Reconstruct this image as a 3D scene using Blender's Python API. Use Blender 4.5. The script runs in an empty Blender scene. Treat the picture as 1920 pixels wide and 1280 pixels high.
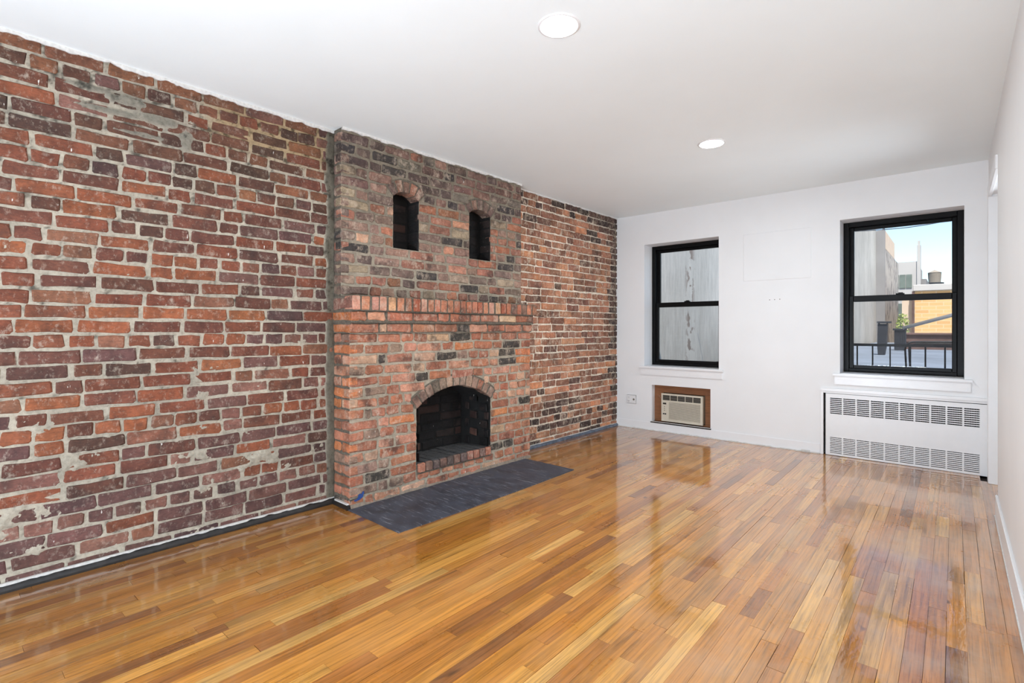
import bpy, bmesh, math, random
import numpy as np
from mathutils import Vector, Matrix

random.seed(7)
RNG = np.random.RandomState(7)
SC = bpy.context.scene
C = SC.collection

# ------------------------------------------------------------------ camera
CAM_Z = 1.141
YAW = math.radians(40.9)
cam_d = bpy.data.cameras.new('camera')
cam_d.sensor_width = 36.0
cam_d.lens = 36.0 * 957.0 / 1920.0
cam_d.shift_y = -24.0 / 1920.0
cam_d.clip_end = 600
cam = bpy.data.objects.new('camera', cam_d)
cam.location = (0, 0, CAM_Z)
cam.rotation_euler = (math.pi / 2, 0, YAW)
C.objects.link(cam)
SC.camera = cam

# ------------------------------------------------------------------ sky, sun, large lights, exposure
world = bpy.data.worlds.new('world')
SC.world = world
world.use_nodes = True
wn = world.node_tree
bg = wn.nodes['Background']
sky = wn.nodes.new('ShaderNodeTexSky')
sky.sky_type = 'NISHITA'
sky.sun_disc = False
sky.sun_elevation = math.radians(48)
sky.sun_rotation = math.radians(166)
sky.air_density = 1.0
sky.dust_density = 0.6
sky.ozone_density = 2.0
hz = wn.nodes.new('ShaderNodeHueSaturation')          # a touch deeper blue
hz.inputs['Saturation'].default_value = 1.05
wn.links.new(sky.outputs[0], hz.inputs['Color'])
wn.links.new(hz.outputs[0], bg.inputs[0])
bg.inputs[1].default_value = 0.24

sun_d = bpy.data.lights.new('sun', 'SUN')
sun_d.energy = 8.0
sun_d.angle = math.radians(0.6)
sun_d.color = (1.0, 0.95, 0.87)
sun = bpy.data.objects.new('sun', sun_d)
sun.rotation_euler = Vector((-0.19, 0.41, -0.88)).to_track_quat('-Z', 'Y').to_euler()
C.objects.link(sun)

def area(name, loc, direction, sx, sy, power, col):
    d = bpy.data.lights.new(name, 'AREA')
    d.shape = 'RECTANGLE'
    d.size, d.size_y = sx, sy
    d.energy = power
    d.color = col
    o = bpy.data.objects.new(name, d)
    o.location = loc
    o.rotation_euler = Vector(direction).to_track_quat('-Z', 'Y').to_euler()
    C.objects.link(o)
    return o
# added fill light out of view, thrown up on the ceiling behind the camera
area('ceiling_fill', (-1.3, -1.75, 0.45), (0.0, -0.02, 1), 1.7, 1.1, 9, (0.80, 0.945, 1.12))
# added soft fill, unseen, low behind the camera, tipped up along the room
area('soft_fill', (-1.15, -1.3, 0.28), (0.06, 0.80, 0.60), 1.5, 0.3, 118, (0.82, 0.95, 1.09))
# added fill hidden in the right-hand doorway, standing in for next-room daylight
dw = area('doorway_fill', (0.40, 4.66, 1.15), (-1, -0.35, 0.06), 0.70, 1.9, 12.5, (0.86, 0.96, 1.06))
dw.data.spread = math.radians(105)

vs = SC.view_settings
vs.view_transform = 'Standard'
vs.look = 'None'
vs.exposure = 0.0
vs.gamma = 1.0
vs.use_curve_mapping = False
SC.cycles.max_bounces = 10
SC.cycles.diffuse_bounces = 6
SC.cycles.use_denoising = True
SC.cycles.sample_clamp_indirect = 5.0

# ------------------------------------------------------------------ helpers
def lin(r, g, b):
    def f(v):
        v /= 255.0
        return v / 12.92 if v <= 0.04045 else ((v + 0.055) / 1.055) ** 2.4
    return (f(r), f(g), f(b))

def vnoise(x, y, seed=0):
    x = np.asarray(x, float); y = np.asarray(y, float)
    xi = np.floor(x).astype(np.int64); yi = np.floor(y).astype(np.int64)
    xf = x - xi; yf = y - yi
    def h(a, b):
        n = (a * 374761393 + b * 668265263 + seed * 1274126177) & 0x7fffffff
        n = ((n ^ (n >> 13)) * 1103515245) & 0x7fffffff
        n = ((n ^ (n >> 15)) * 12345 + 67891) & 0x7fffffff
        n = n ^ (n >> 11)
        return (n & 0xffff) / 65535.0
    u = xf * xf * (3 - 2 * xf); v = yf * yf * (3 - 2 * yf)
    return (h(xi, yi) * (1 - u) + h(xi + 1, yi) * u) * (1 - v) + (h(xi, yi + 1) * (1 - u) + h(xi + 1, yi + 1) * u) * v

def fbm(x, y, seed=0, oct=3):
    s = 0; a = 0.5; t = 0
    for k in range(oct):
        s = s + a * vnoise(x * 2 ** k, y * 2 ** k, seed + k * 17); t += a; a *= 0.5
    return s / t

def link(o, parent=None):
    C.objects.link(o)
    if parent is not None:
        o.parent = parent
    return o

def tag(o, label=None, cat=None, group=None, kind=None):
    if label: o['label'] = label
    if cat: o['category'] = cat
    if group: o['group'] = group
    if kind: o['kind'] = kind
    return o

def empty(name, loc=(0, 0, 0), rz=0.0):
    o = bpy.data.objects.new(name, None)
    o.location = loc
    o.rotation_euler = (0, 0, rz)
    o.empty_display_size = 0.1
    return link(o)

def mesh_obj(name, verts, faces, mat, parent=None, smooth=False):
    me = bpy.data.meshes.new(name)
    me.from_pydata([tuple(v) for v in verts], [], [tuple(f) for f in faces])
    me.update()
    if mat: me.materials.append(mat)
    if smooth:
        me.polygons.foreach_set('use_smooth', [True] * len(me.polygons))
    return link(bpy.data.objects.new(name, me), parent)

class MB:
    """collects simple shapes into one mesh"""
    def __init__(s):
        s.v = []; s.f = []
    def box(s, x0, x1, y0, y1, z0, z1):
        n = len(s.v)
        s.v += [(x0, y0, z0), (x1, y0, z0), (x1, y1, z0), (x0, y1, z0), (x0, y0, z1), (x1, y0, z1), (x1, y1, z1), (x0, y1, z1)]
        s.f += [tuple(n + i for i in q) for q in ((0, 3, 2, 1), (4, 5, 6, 7), (0, 1, 5, 4), (1, 2, 6, 5), (2, 3, 7, 6), (3, 0, 4, 7))]
        return s
    def tube(s, pts, r, n=8, cap=True):
        pts = [Vector(p) for p in pts]
        rs = r if isinstance(r, (list, tuple)) else [r] * len(pts)
        base = len(s.v)
        ref = None
        for i, p in enumerate(pts):
            a = pts[max(i - 1, 0)]; b = pts[min(i + 1, len(pts) - 1)]
            t = (b - a).normalized()
            if ref is None:
                ref = Vector((0, 0, 1)) if abs(t.z) < 0.9 else Vector((1, 0, 0))
            u = t.cross(ref).normalized(); w = u.cross(t).normalized()
            ref = w
            for k in range(n):
                an = 2 * math.pi * k / n
                s.v.append(tuple(p + (u * math.cos(an) + w * math.sin(an)) * rs[i]))
        for i in range(len(pts) - 1):
            for k in range(n):
                k2 = (k + 1) % n
                s.f.append((base + i * n + k, base + i * n + k2, base + (i + 1) * n + k2, base + (i + 1) * n + k))
        if cap:
            s.f.append(tuple(base + k for k in range(n))[::-1])
            s.f.append(tuple(base + (len(pts) - 1) * n + k for k in range(n)))
        return s
    def lathe(s, prof, cx, cy, n=32, closed=False):
        base = len(s.v)
        for (r, z) in prof:
            for k in range(n):
                an = 2 * math.pi * k / n
                s.v.append((cx + r * math.cos(an), cy + r * math.sin(an), z))
        for i in range(len(prof) - 1):
            for k in range(n):
                k2 = (k + 1) % n
                s.f.append((base + i * n + k, base + i * n + k2, base + (i + 1) * n + k2, base + (i + 1) * n + k))
        return s
    def build(s, name, mat, parent=None, smooth=False, bevel=0.0, seg=2):
        o = mesh_obj(name, s.v, s.f, mat, parent, smooth)
        if bevel:
            bm = bmesh.new(); bm.from_mesh(o.data)
            bmesh.ops.recalc_face_normals(bm, faces=bm.faces)
            bmesh.ops.bevel(bm, geom=[e for e in bm.edges], offset=bevel, segments=seg, affect='EDGES', clamp_overlap=True)
            bm.to_mesh(o.data); bm.free()
        else:
            bm = bmesh.new(); bm.from_mesh(o.data)
            bmesh.ops.recalc_face_normals(bm, faces=bm.faces)
            bm.to_mesh(o.data); bm.free()
        return o

def holed_slab(name, mat, axis_a, axis_b, t0, t1, mapf, solid, parent=None):
    """A slab cut into cells by the two lists; solid(i,j) says whether the cell is there; only outside faces are made.
    mapf(a, b, t) gives the point."""
    na, nb = len(axis_a) - 1, len(axis_b) - 1
    S = [[solid(i, j) for j in range(nb)] for i in range(na)]
    v = []; f = []; idx = {}
    def P(a, b, t):
        k = (a, b, t)
        if k not in idx:
            idx[k] = len(v); v.append(mapf(axis_a[a], axis_b[b], t1 if t else t0))
        return idx[k]
    for i in range(na):
        for j in range(nb):
            if not S[i][j]: continue
            f.append((P(i, j, 0), P(i + 1, j, 0), P(i + 1, j + 1, 0), P(i, j + 1, 0)))
            f.append((P(i, j, 1), P(i, j + 1, 1), P(i + 1, j + 1, 1), P(i + 1, j, 1)))
            for (di, dj, e) in ((-1, 0, ((i, j), (i, j + 1))), (1, 0, ((i + 1, j + 1), (i + 1, j))), (0, -1, ((i + 1, j), (i, j))), (0, 1, ((i, j + 1), (i + 1, j + 1)))):
                ii, jj = i + di, j + dj
                if 0 <= ii < na and 0 <= jj < nb and S[ii][jj]: continue
                (a, b), (c, d) = e
                f.append((P(a, b, 0), P(c, d, 0), P(c, d, 1), P(a, b, 1)))
    o = mesh_obj(name, v, f, mat, parent)
    bm = bmesh.new(); bm.from_mesh(o.data)
    bmesh.ops.recalc_face_normals(bm, faces=bm.faces)
    bm.to_mesh(o.data); bm.free()
    return o

def grid_obj(name, ys, zs, xfun, colfun, mat, parent, hole=None, flip=False, mapf=None, extra=None):
    """A finely divided, uneven mortar face; x = xfun(Y, Z); cells in hole(Y, Z) are left out."""
    Y, Z = np.meshgrid(ys, zs, indexing='ij')
    X = xfun(Y, Z)
    ny, nz = len(ys), len(zs)
    co = np.stack([X, Y, Z], -1).reshape(-1, 3)
    if mapf is not None: co = mapf(co)
    ii, jj = np.meshgrid(np.arange(ny - 1), np.arange(nz - 1), indexing='ij')
    keep = np.ones(ii.shape, bool)
    if hole is not None:
        cy = (Y[:-1, :-1] + Y[1:, 1:]) / 2; cz = (Z[:-1, :-1] + Z[1:, 1:]) / 2
        keep = ~hole(cy, cz)
    ii = ii[keep]; jj = jj[keep]
    a = ii * nz + jj
    q = np.stack([a, a + nz, a + nz + 1, a + 1], -1)
    if flip: q = q[:, ::-1]
    col = colfun(Y, Z).reshape(-1, 3)
    if extra is not None:
        ev, ef, ec = extra
        n0 = len(co)
        co = np.concatenate([co, np.array(ev, float)])
        q = np.concatenate([q, np.array(ef) + n0])
        col = np.concatenate([col, np.tile(np.array(ec, float), (len(ev), 1))])
    me = bpy.data.meshes.new(name)
    me.vertices.add(len(co)); me.vertices.foreach_set('co', co.astype(np.float32).ravel())
    nq = len(q)
    me.loops.add(nq * 4); me.loops.foreach_set('vertex_index', q.astype(np.int32).ravel())
    me.polygons.add(nq)
    me.polygons.foreach_set('loop_start', np.arange(0, nq * 4, 4, dtype=np.int32))
    me.polygons.foreach_set('loop_total', np.full(nq, 4, np.int32))
    me.polygons.foreach_set('use_smooth', np.ones(nq, bool))
    at = me.attributes.new('tint', 'FLOAT_COLOR', 'POINT')
    at.data.foreach_set('color', np.concatenate([col, np.ones((len(col), 1))], 1).astype(np.float32).ravel())
    me.update(calc_edges=True)
    me.materials.append(mat)
    o = bpy.data.objects.new(name, me)
    return link(o, parent)

def px_of(p):
    """where a world point falls in the frame: used only to pick the 300 pieces that show largest"""
    s, c = math.sin(YAW), math.cos(YAW)
    d = -s * p[0] + c * p[1]
    l = c * p[0] + s * p[1]
    if d < 0.05: return None
    return (960 + 957 * l / d, 616 - 957 * (p[2] - CAM_Z) / d, d)

def shown_size(pts):
    q = [px_of(p) for p in pts]
    if any(a is None for a in q): return 0.0
    x0 = max(min(a[0] for a in q), 0); x1 = min(max(a[0] for a in q), 1920)
    y0 = max(min(a[1] for a in q), 0); y1 = min(max(a[1] for a in q), 1280)
    if x1 <= x0 or y1 <= y0: return 0.0
    # area of the quad by the shoelace rule, cut by the frame's share
    ar = 0
    for i in range(len(q)):
        a, b = q[i], q[(i + 1) % len(q)]
        ar += a[0] * b[1] - b[0] * a[1]
    full = (max(a[0] for a in q) - min(a[0] for a in q)) * (max(a[1] for a in q) - min(a[1] for a in q))
    return abs(ar) / 2 * min(1.0, (x1 - x0) * (y1 - y0) / max(full, 1e-6))

# ------------------------------------------------------------------ materials
class NT:
    def __init__(s, name):
        s.m = bpy.data.materials.new(name); s.m.use_nodes = True
        s.t = s.m.node_tree; s.n = s.t.nodes; s.l = s.t.links
        s.b = s.n['Principled BSDF']
    def new(s, t, **kw):
        n = s.n.new(t)
        for k, v in kw.items(): setattr(n, k, v)
        return n
    def con(s, a, b): s.l.new(a, b)
    def pos(s): return s.new('ShaderNodeNewGeometry').outputs['Position']
    def objco(s): return s.new('ShaderNodeTexCoord').outputs['Object']
    def mapping(s, v, scale=(1, 1, 1), loc=(0, 0, 0), rot=(0, 0, 0)):
        n = s.new('ShaderNodeMapping')
        n.inputs['Scale'].default_value = scale; n.inputs['Location'].default_value = loc; n.inputs['Rotation'].default_value = rot
        s.con(v, n.inputs['Vector']); return n.outputs[0]
    def noise(s, v, scale, detail=3, rough=0.55, dist=0.0):
        n = s.new('ShaderNodeTexNoise')
        n.inputs['Scale'].default_value = scale; n.inputs['Detail'].default_value = detail
        n.inputs['Roughness'].default_value = rough; n.inputs['Distortion'].default_value = dist
        if v is not None: s.con(v, n.inputs['Vector'])
        return n.outputs['Fac']
    def ramp(s, fac, stops):
        n = s.new('ShaderNodeValToRGB')
        e = n.color_ramp.elements
        while len(e) < len(stops): e.new(0.5)
        for k, (p, c) in enumerate(stops):
            e[k].position = p
            e[k].color = (c, c, c, 1) if isinstance(c, (int, float)) else (*c, 1)
        s.con(fac, n.inputs[0]); return n.outputs[0]
    def math(s, op, a, b=None, clamp=False):
        n = s.new('ShaderNodeMath', operation=op); n.use_clamp = clamp
        for k, x in enumerate((a, b)):
            if x is None: continue
            if isinstance(x, (int, float)): n.inputs[k].default_value = x
            else: s.con(x, n.inputs[k])
        return n.outputs[0]
    def mix(s, fac, a, b, blend='MIX'):
        n = s.new('ShaderNodeMix', data_type='RGBA', blend_type=blend)
        if isinstance(fac, (int, float)): n.inputs[0].default_value = fac
        else: s.con(fac, n.inputs[0])
        for k, x in ((6, a), (7, b)):
            if isinstance(x, tuple): n.inputs[k].default_value = (*x[:3], 1)
            else: s.con(x, n.inputs[k])
        return n.outputs[2]
    def bump(s, h, strength=0.3, dist=0.01, normal=None):
        n = s.new('ShaderNodeBump'); n.inputs['Strength'].default_value = strength; n.inputs['Distance'].default_value = dist
        s.con(h, n.inputs['Height'])
        if normal is not None: s.con(normal, n.inputs['Normal'])
        return n.outputs[0]
    def set(s, **kw):
        for k, v in kw.items():
            i = s.b.inputs[k.replace('_', ' ')]
            if isinstance(v, (int, float)): i.default_value = v
            elif isinstance(v, tuple): i.default_value = (*v[:3], 1)
            else: s.con(v, i)
        return s

def plain(name, col, rough=0.5, metal=0.0, grain=0.06, scale=30, bump=0.0):
    t = NT(name)
    f = t.noise(t.objco(), scale, 4)
    k = t.ramp(f, [(0.3, 1 - grain * 2), (0.7, 1.0)])
    t.set(Base_Color=t.mix(1.0, col, k, 'MULTIPLY'), Roughness=rough, Metallic=metal)
    if bump: t.set(Normal=t.bump(f, bump, 0.003))
    return t.m

def mat_brick(name, attr=None, smear_col=lin(186, 174, 158), smear=0.6, soot=0.45, smear_lo=0.56):
    t = NT(name)
    if attr:
        a = t.new('ShaderNodeAttribute'); a.attribute_name = attr; base = a.outputs['Color']
    else:
        base = t.new('ShaderNodeObjectInfo').outputs['Color']
    p = t.pos()
    n1 = t.noise(p, 14, 4, 0.6)
    col = t.mix(1.0, base, t.ramp(n1, [(0.25, 0.55), (0.5, 0.98), (0.78, 1.42)]), 'MULTIPLY')
    n2 = t.noise(t.mapping(p, (1, 1, 2.2)), 55, 5, 0.65)
    col = t.mix(1.0, col, t.ramp(n2, [(0.28, 0.66), (0.52, 1.0), (0.75, 1.22)]), 'MULTIPLY')
    # dark burnt blotches
    n3 = t.noise(p, 5.5, 4, 0.6)
    col = t.mix(t.math('MULTIPLY', t.ramp(n3, [(0.55, 0.0), (0.66, 1.0)]), soot), col, lin(58, 46, 42))
    # lime and old paint smeared over the face
    n4 = t.noise(t.mapping(p, (1, 1, 0.8)), 19, 6, 0.75)
    n5 = t.noise(p, 2.3, 3)
    m = t.math('MULTIPLY', t.ramp(n4, [(smear_lo, 0.0), (smear_lo + 0.13, 1.0)]), t.ramp(n5, [(0.35, 0.25), (0.65, 1.0)]))
    col = t.mix(t.math('MULTIPLY', m, smear), col, smear_col)
    n7 = t.noise(t.mapping(p, (1, 1, 0.7)), 48, 4, 0.7)
    col = t.mix(t.math('MULTIPLY', t.ramp(n7, [(0.56, 0.0), (0.70, 1.0)]), smear * 0.55), col, smear_col)
    # white paint specks and short drips
    n6 = t.noise(t.mapping(p, (1, 1, 0.35)), 60, 2, 0.5)
    col = t.mix(t.ramp(n6, [(0.755, 0.0), (0.78, 0.85)]), col, lin(226, 220, 212))
    b = t.bump(n2, 0.55, 0.004, t.bump(t.noise(p, 24, 3), 0.5, 0.006))
    t.set(Base_Color=col, Roughness=t.ramp(n2, [(0.3, 0.7), (0.7, 0.92)]), Normal=b)
    t.b.inputs['Specular IOR Level'].default_value = 0.35
    return t.m

def mat_mortar(name):
    t = NT(name)
    a = t.new('ShaderNodeAttribute'); a.attribute_name = 'tint'
    p = t.pos()
    n1 = t.noise(p, 45, 5, 0.7)
    n2 = t.noise(p, 9, 3)
    col = t.mix(1.0, a.outputs['Color'], t.ramp(n1, [(0.25, 0.6), (0.5, 0.98), (0.8, 1.25)]), 'MULTIPLY')
    col = t.mix(1.0, col, t.ramp(n2, [(0.3, 0.82), (0.7, 1.08)]), 'MULTIPLY')
    t.set(Base_Color=col, Roughness=0.95, Normal=t.bump(n1, 0.8, 0.006))
    t.b.inputs['Specular IOR Level'].default_value = 0.2
    return t.m

def mat_paint(name, col, rough=0.55, lump=0.12, scale=3.0):
    t = NT(name)
    p = t.pos()
    n1 = t.noise(p, scale, 4)
    n2 = t.noise(p, 60, 2)
    c = t.mix(1.0, col, t.ramp(n1, [(0.3, 0.965), (0.7, 1.0)]), 'MULTIPLY')
    t.set(Base_Color=c, Roughness=rough, Normal=t.bump(n1, lump, 0.02, t.bump(n2, 0.06, 0.002)))
    return t.m

def mat_floor(name, attr=None):
    t = NT(name)
    if attr:
        a = t.new('ShaderNodeAttribute'); a.attribute_name = attr; base = a.outputs['Color']; off = a.outputs['Alpha']
    else:
        oi = t.new('ShaderNodeObjectInfo'); base = oi.outputs['Color']; off = oi.outputs['Random']
    p = t.pos()
    # every board takes its grain from another place
    cmb = t.new('ShaderNodeCombineXYZ')
    t.con(t.math('MULTIPLY', off, 37.0), cmb.inputs[0]); t.con(t.math('MULTIPLY', off, 91.0), cmb.inputs[1]); t.con(t.math('MULTIPLY', off, 53.0), cmb.inputs[2])
    ad = t.new('ShaderNodeVectorMath', operation='ADD'); t.con(p, ad.inputs[0]); t.con(cmb.outputs[0], ad.inputs[1])
    v = ad.outputs[0]
    g1 = t.noise(t.mapping(v, (26, 1.6, 1)), 1.0, 5, 0.6, 0.6)      # long figure
    g2 = t.noise(t.mapping(v, (230, 5.0, 1)), 1.0, 3, 0.6)          # pores
    w = t.new('ShaderNodeTexWave', wave_type='BANDS', bands_direction='X')
    w.inputs['Scale'].default_value = 1.0; w.inputs['Distortion'].default_value = 9.0; w.inputs['Detail'].default_value = 3.0; w.inputs['Detail Scale'].default_value = 0.55
    t.con(t.mapping(v, (16, 1.5, 1)), w.inputs['Vector'])
    col = t.mix(1.0, base, t.ramp(g1, [(0.28, 0.58), (0.5, 1.0), (0.75, 1.25)]), 'MULTIPLY')
    col = t.mix(1.0, col, t.ramp(w.outputs['Fac'], [(0.0, 0.86), (0.35, 1.0), (1.0, 1.04)]), 'MULTIPLY')
    col = t.mix(1.0, col, t.ramp(g2, [(0.30, 0.58), (0.48, 1.0)]), 'MULTIPLY')
    # dark mineral streaks along the boards
    ms = t.noise(t.mapping(v, (70, 2.2, 1)), 1.0, 3, 0.6)
    col = t.mix(t.ramp(ms, [(0.62, 0.0), (0.74, 0.55)]), col, lin(96, 62, 32))
    # knots and black spots
    k = t.noise(t.mapping(v, (13, 6, 1)), 1.0, 2, 0.5)
    col = t.mix(t.ramp(k, [(0.735, 0.0), (0.80, 0.75)]), col, lin(62, 40, 24))
    # grey worn patches, whitened as painted sheen of the windows, more towards the right wall
    wr = t.noise(t.mapping(p, (1.0, 0.8, 1)), 2.6, 5, 0.65)
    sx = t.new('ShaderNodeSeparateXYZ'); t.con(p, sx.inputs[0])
    rr = t.ramp(t.math('ADD', t.math('MULTIPLY', sx.outputs[0], 0.5), 0.95, True), [(0.25, 0.15), (0.9, 1.0)])
    worn = t.math('MULTIPLY', t.ramp(wr, [(0.42, 0.0), (0.68, 0.85)]), rr)
    col = t.mix(worn, col, t.mix(0.7, col, lin(196, 172, 152)))
    # boards darker towards the brick wall, broken up by noise
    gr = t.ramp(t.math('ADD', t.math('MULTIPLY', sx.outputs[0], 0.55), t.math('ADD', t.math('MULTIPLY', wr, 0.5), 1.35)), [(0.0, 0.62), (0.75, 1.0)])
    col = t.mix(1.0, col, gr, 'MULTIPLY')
    # old glue and paint in scuffs
    sc = t.noise(t.mapping(p, (16, 40, 1), rot=(0, 0, 0.3)), 1.5, 5, 0.75)
    col = t.mix(t.math('MULTIPLY', t.ramp(sc, [(0.63, 0.0), (0.72, 0.4)]), rr), col, lin(200, 190, 182))
    # scratches
    s1 = t.noise(t.mapping(p, (10, 130, 1), rot=(0, 0, 0.25)), 1.6, 2, 0.6)
    scr = t.ramp(s1, [(0.66, 0.0), (0.80, 0.5)])
    wav = t.noise(t.mapping(p, (30, 9, 1)), 1.0, 3)
    bp = t.bump(wav, 0.045, 0.02, t.bump(g2, 0.06, 0.002))
    col = t.mix(1.0, col, (0.99, 0.95, 0.84), 'MULTIPLY')
    t.set(Base_Color=col, Roughness=t.math('ADD', t.ramp(wr, [(0.3, 0.24), (0.7, 0.36)]), t.math('MULTIPLY', scr, 0.2)), Normal=bp)
    t.b.inputs['IOR'].default_value = 1.5
    t.b.inputs['Specular IOR Level'].default_value = 0.3
    t.b.inputs['Coat Weight'].default_value = 1.0
    t.b.inputs['Coat Roughness'].default_value = 0.055
    t.b.inputs['Coat IOR'].default_value = 1.62
    bc = t.bump(wav, 0.04, 0.02)
    t.con(bc, t.b.inputs['Coat Normal'])
    return t.m

M = {}
M['brick'] = mat_brick('old_brick')
M['brick_many'] = mat_brick('old_brick_many', 'tint')
M['brick_limed'] = mat_brick('limed_brick', None, lin(214, 196, 174), 0.72, 0.45, 0.51)
M['brick_limed_many'] = mat_brick('limed_brick_many', 'tint', lin(214, 196, 174), 0.72, 0.45, 0.51)
M['brick_fire'] = mat_brick('fireplace_brick', None, lin(196, 176, 156), 0.62, 0.7, 0.51)
M['brick_soot'] = mat_brick('sooty_brick', None, lin(60, 53, 50), 0.3, 0.8, 0.66)
M['mortar'] = mat_mortar('lime_mortar')
M['wall'] = mat_paint('white_wall_paint', (0.86, 0.863, 0.866), 0.5, 0.10, 2.5)
M['ceil'] = mat_paint('white_ceiling_paint', (0.89, 0.95, 0.965), 0.6, 0.06, 1.5)
M['trim'] = mat_paint('white_gloss_paint', (0.87, 0.87, 0.875), 0.28, 0.05, 6)
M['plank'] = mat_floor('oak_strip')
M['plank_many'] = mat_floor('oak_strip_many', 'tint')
M['subfloor'] = plain('dark_gap', lin(38, 24, 14), 0.9)
M['black_frame'] = plain('black_window_metal', lin(10, 8, 8), 0.42, 0.0, 0.25, 40)
M['black_base'] = plain('blackened_shoe_trim', lin(44, 40, 38), 0.5, 0.0, 0.35, 30, 0.3)
M['caulk'] = plain('ragged_white_caulk', lin(222, 219, 214), 0.7, 0.0, 0.12, 60, 0.3)
M['blue_shoe'] = plain('bluish_shoe_trim', lin(96, 106, 122), 0.35, 0.0, 0.3, 25)
M['white_metal'] = plain('white_enamel', (0.83, 0.83, 0.835), 0.3, 0.0, 0.02, 8)
M['dark_inside'] = plain('dark_inside', lin(52, 50, 49), 0.8)
M['fin'] = plain('grey_fin', lin(120, 120, 122), 0.5, 0.4)
M['beige'] = plain('beige_plastic', lin(214, 206, 188), 0.42, 0.0, 0.04, 12)
M['beige_dark'] = plain('beige_side_metal', lin(168, 156, 140), 0.5, 0.0, 0.08, 12)
M['vent_dark'] = plain('dark_louvre', lin(30, 28, 26), 0.6)
M['button'] = plain('grey_button', lin(120, 112, 100), 0.5)
M['outlet'] = plain('white_plastic', (0.82, 0.82, 0.82), 0.3, 0.0, 0.02, 10)
M['slot'] = plain('outlet_slot', lin(40, 38, 36), 0.6)
M['railing'] = plain('dark_painted_iron', lin(40, 42, 48), 0.5, 0.2, 0.15, 30)
M['rope'] = plain('grey_cable', lin(70, 84, 98), 0.6)
M['galv'] = plain('galvanised_pipe', lin(168, 166, 166), 0.3, 0.7, 0.08, 10)
M['blue_paint'] = plain('blue_paint', lin(40, 70, 130), 0.6)

for nm, sp in (('black_frame', 0.18),):
    M[nm].node_tree.nodes['Principled BSDF'].inputs['Specular IOR Level'].default_value = sp
# bare stained plywood
t = NT('stained_plywood')
p = t.objco()
g = t.noise(t.mapping(p, (4, 4, 40)), 1.5, 5, 0.6, 0.5)
c = t.mix(1.0, lin(138, 88, 52), t.ramp(g, [(0.3, 0.72), (0.7, 1.15)]), 'MULTIPLY')
c = t.mix(t.ramp(t.noise(p, 16, 5, 0.7), [(0.63, 0.0), (0.70, 0.8)]), c, lin(196, 176, 158))
t.set(Base_Color=c, Roughness=0.6, Normal=t.bump(g, 0.2, 0.003)); M['plywood'] = t.m

# hearth slate with pale scratches
t = NT('hearth_slate')
p = t.objco()
n1 = t.noise(p, 7, 5, 0.65)
c = t.ramp(n1, [(0.3, lin(46, 48, 56)), (0.7, lin(74, 77, 88))])
for k, (rz, sy) in enumerate(((0.35, 34), (-0.5, 26), (0.9, 40))):
    s = t.noise(t.mapping(p, (3.0, sy, 1), rot=(0, 0, rz + 1.2), loc=(k * 3.1, k * 1.7, 0)), 1.5, 4, 0.7)
    c = t.mix(t.ramp(s, [(0.60, 0.0), (0.68, 0.6)]), c, lin(150, 154, 162))
c = t.mix(t.ramp(t.noise(p, 3.2, 4, 0.7), [(0.6, 0.0), (0.75, 0.35)]), c, lin(110, 112, 120))
t.set(Base_Color=c, Roughness=t.ramp(n1, [(0.3, 0.45), (0.7, 0.65)]), Normal=t.bump(n1, 0.25, 0.004)); M['slate'] = t.m

# window glass: thin pane
t = NT('window_glass')
tr = t.new('ShaderNodeBsdfTransparent'); tr.inputs[0].default_value = (0.97, 0.98, 0.975, 1)
gl = t.new('ShaderNodeBsdfGlossy'); gl.inputs['Roughness'].default_value = 0.0
fr = t.new('ShaderNodeFresnel'); fr.inputs[0].default_value = 1.45
mx = t.new('ShaderNodeMixShader'); t.con(t.math('MULTIPLY', fr.outputs[0], 0.8), mx.inputs[0]); t.con(tr.outputs[0], mx.inputs[1]); t.con(gl.outputs[0], mx.inputs[2])
t.con(mx.outputs[0], t.n['Material Output'].inputs[0]); M['glass'] = t.m
# fine insect mesh outside the lower sash
t = NT('insect_mesh')
tr = t.new('ShaderNodeBsdfTransparent')
df = t.new('ShaderNodeBsdfDiffuse'); df.inputs[0].default_value = (*lin(70, 64, 60), 1)
mx = t.new('ShaderNodeMixShader'); mx.inputs[0].default_value = 0.16; t.con(tr.outputs[0], mx.inputs[1]); t.con(df.outputs[0], mx.inputs[2])
t.con(mx.outputs[0], t.n['Material Output'].inputs[0]); M['mesh'] = t.m
# downlight lens
t = NT('lit_lens'); t.set(Base_Color=(1, 1, 1), Emission_Color=(0.88, 0.96, 1.0), Emission_Strength=310.0); M['lens'] = t.m

# ------------------------------------------------------------------ room sizes
H = 2.44
YF = 5.37          # window wall
XR = 0.20          # right wall
YB = -2.6          # behind the camera
LW = (-3.12, 0.0, 0.0); LR = -math.radians(1.11)       # frame of the brick wall: local x = out of the wall, local y = along it
LM = Matrix.Translation(LW) @ Matrix.Rotation(LR, 4, 'Z')
CY0, CY1 = 1.768, 3.535                                # chimney breast along the wall
XU, XL = 0.10, 0.205                                   # how far its upper and lower part stand out
COURSE = H / 35.0

# ------------------------------------------------------------------ ceiling
o = MB().box(-3.5, 0.75, YB - 0.2, YF + 0.35, H, H + 0.2).build('ceiling', M['ceil'])
tag(o, 'flat white painted ceiling', kind='structure')

# ------------------------------------------------------------------ floor: strips of oak, each a board
o = MB().box(-3.5, 0.75, YB - 0.2, YF + 0.35, -0.15, -0.016).build('floor', M['subfloor'])
floor = tag(o, 'worn varnished oak strip floor', kind='structure')

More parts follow.
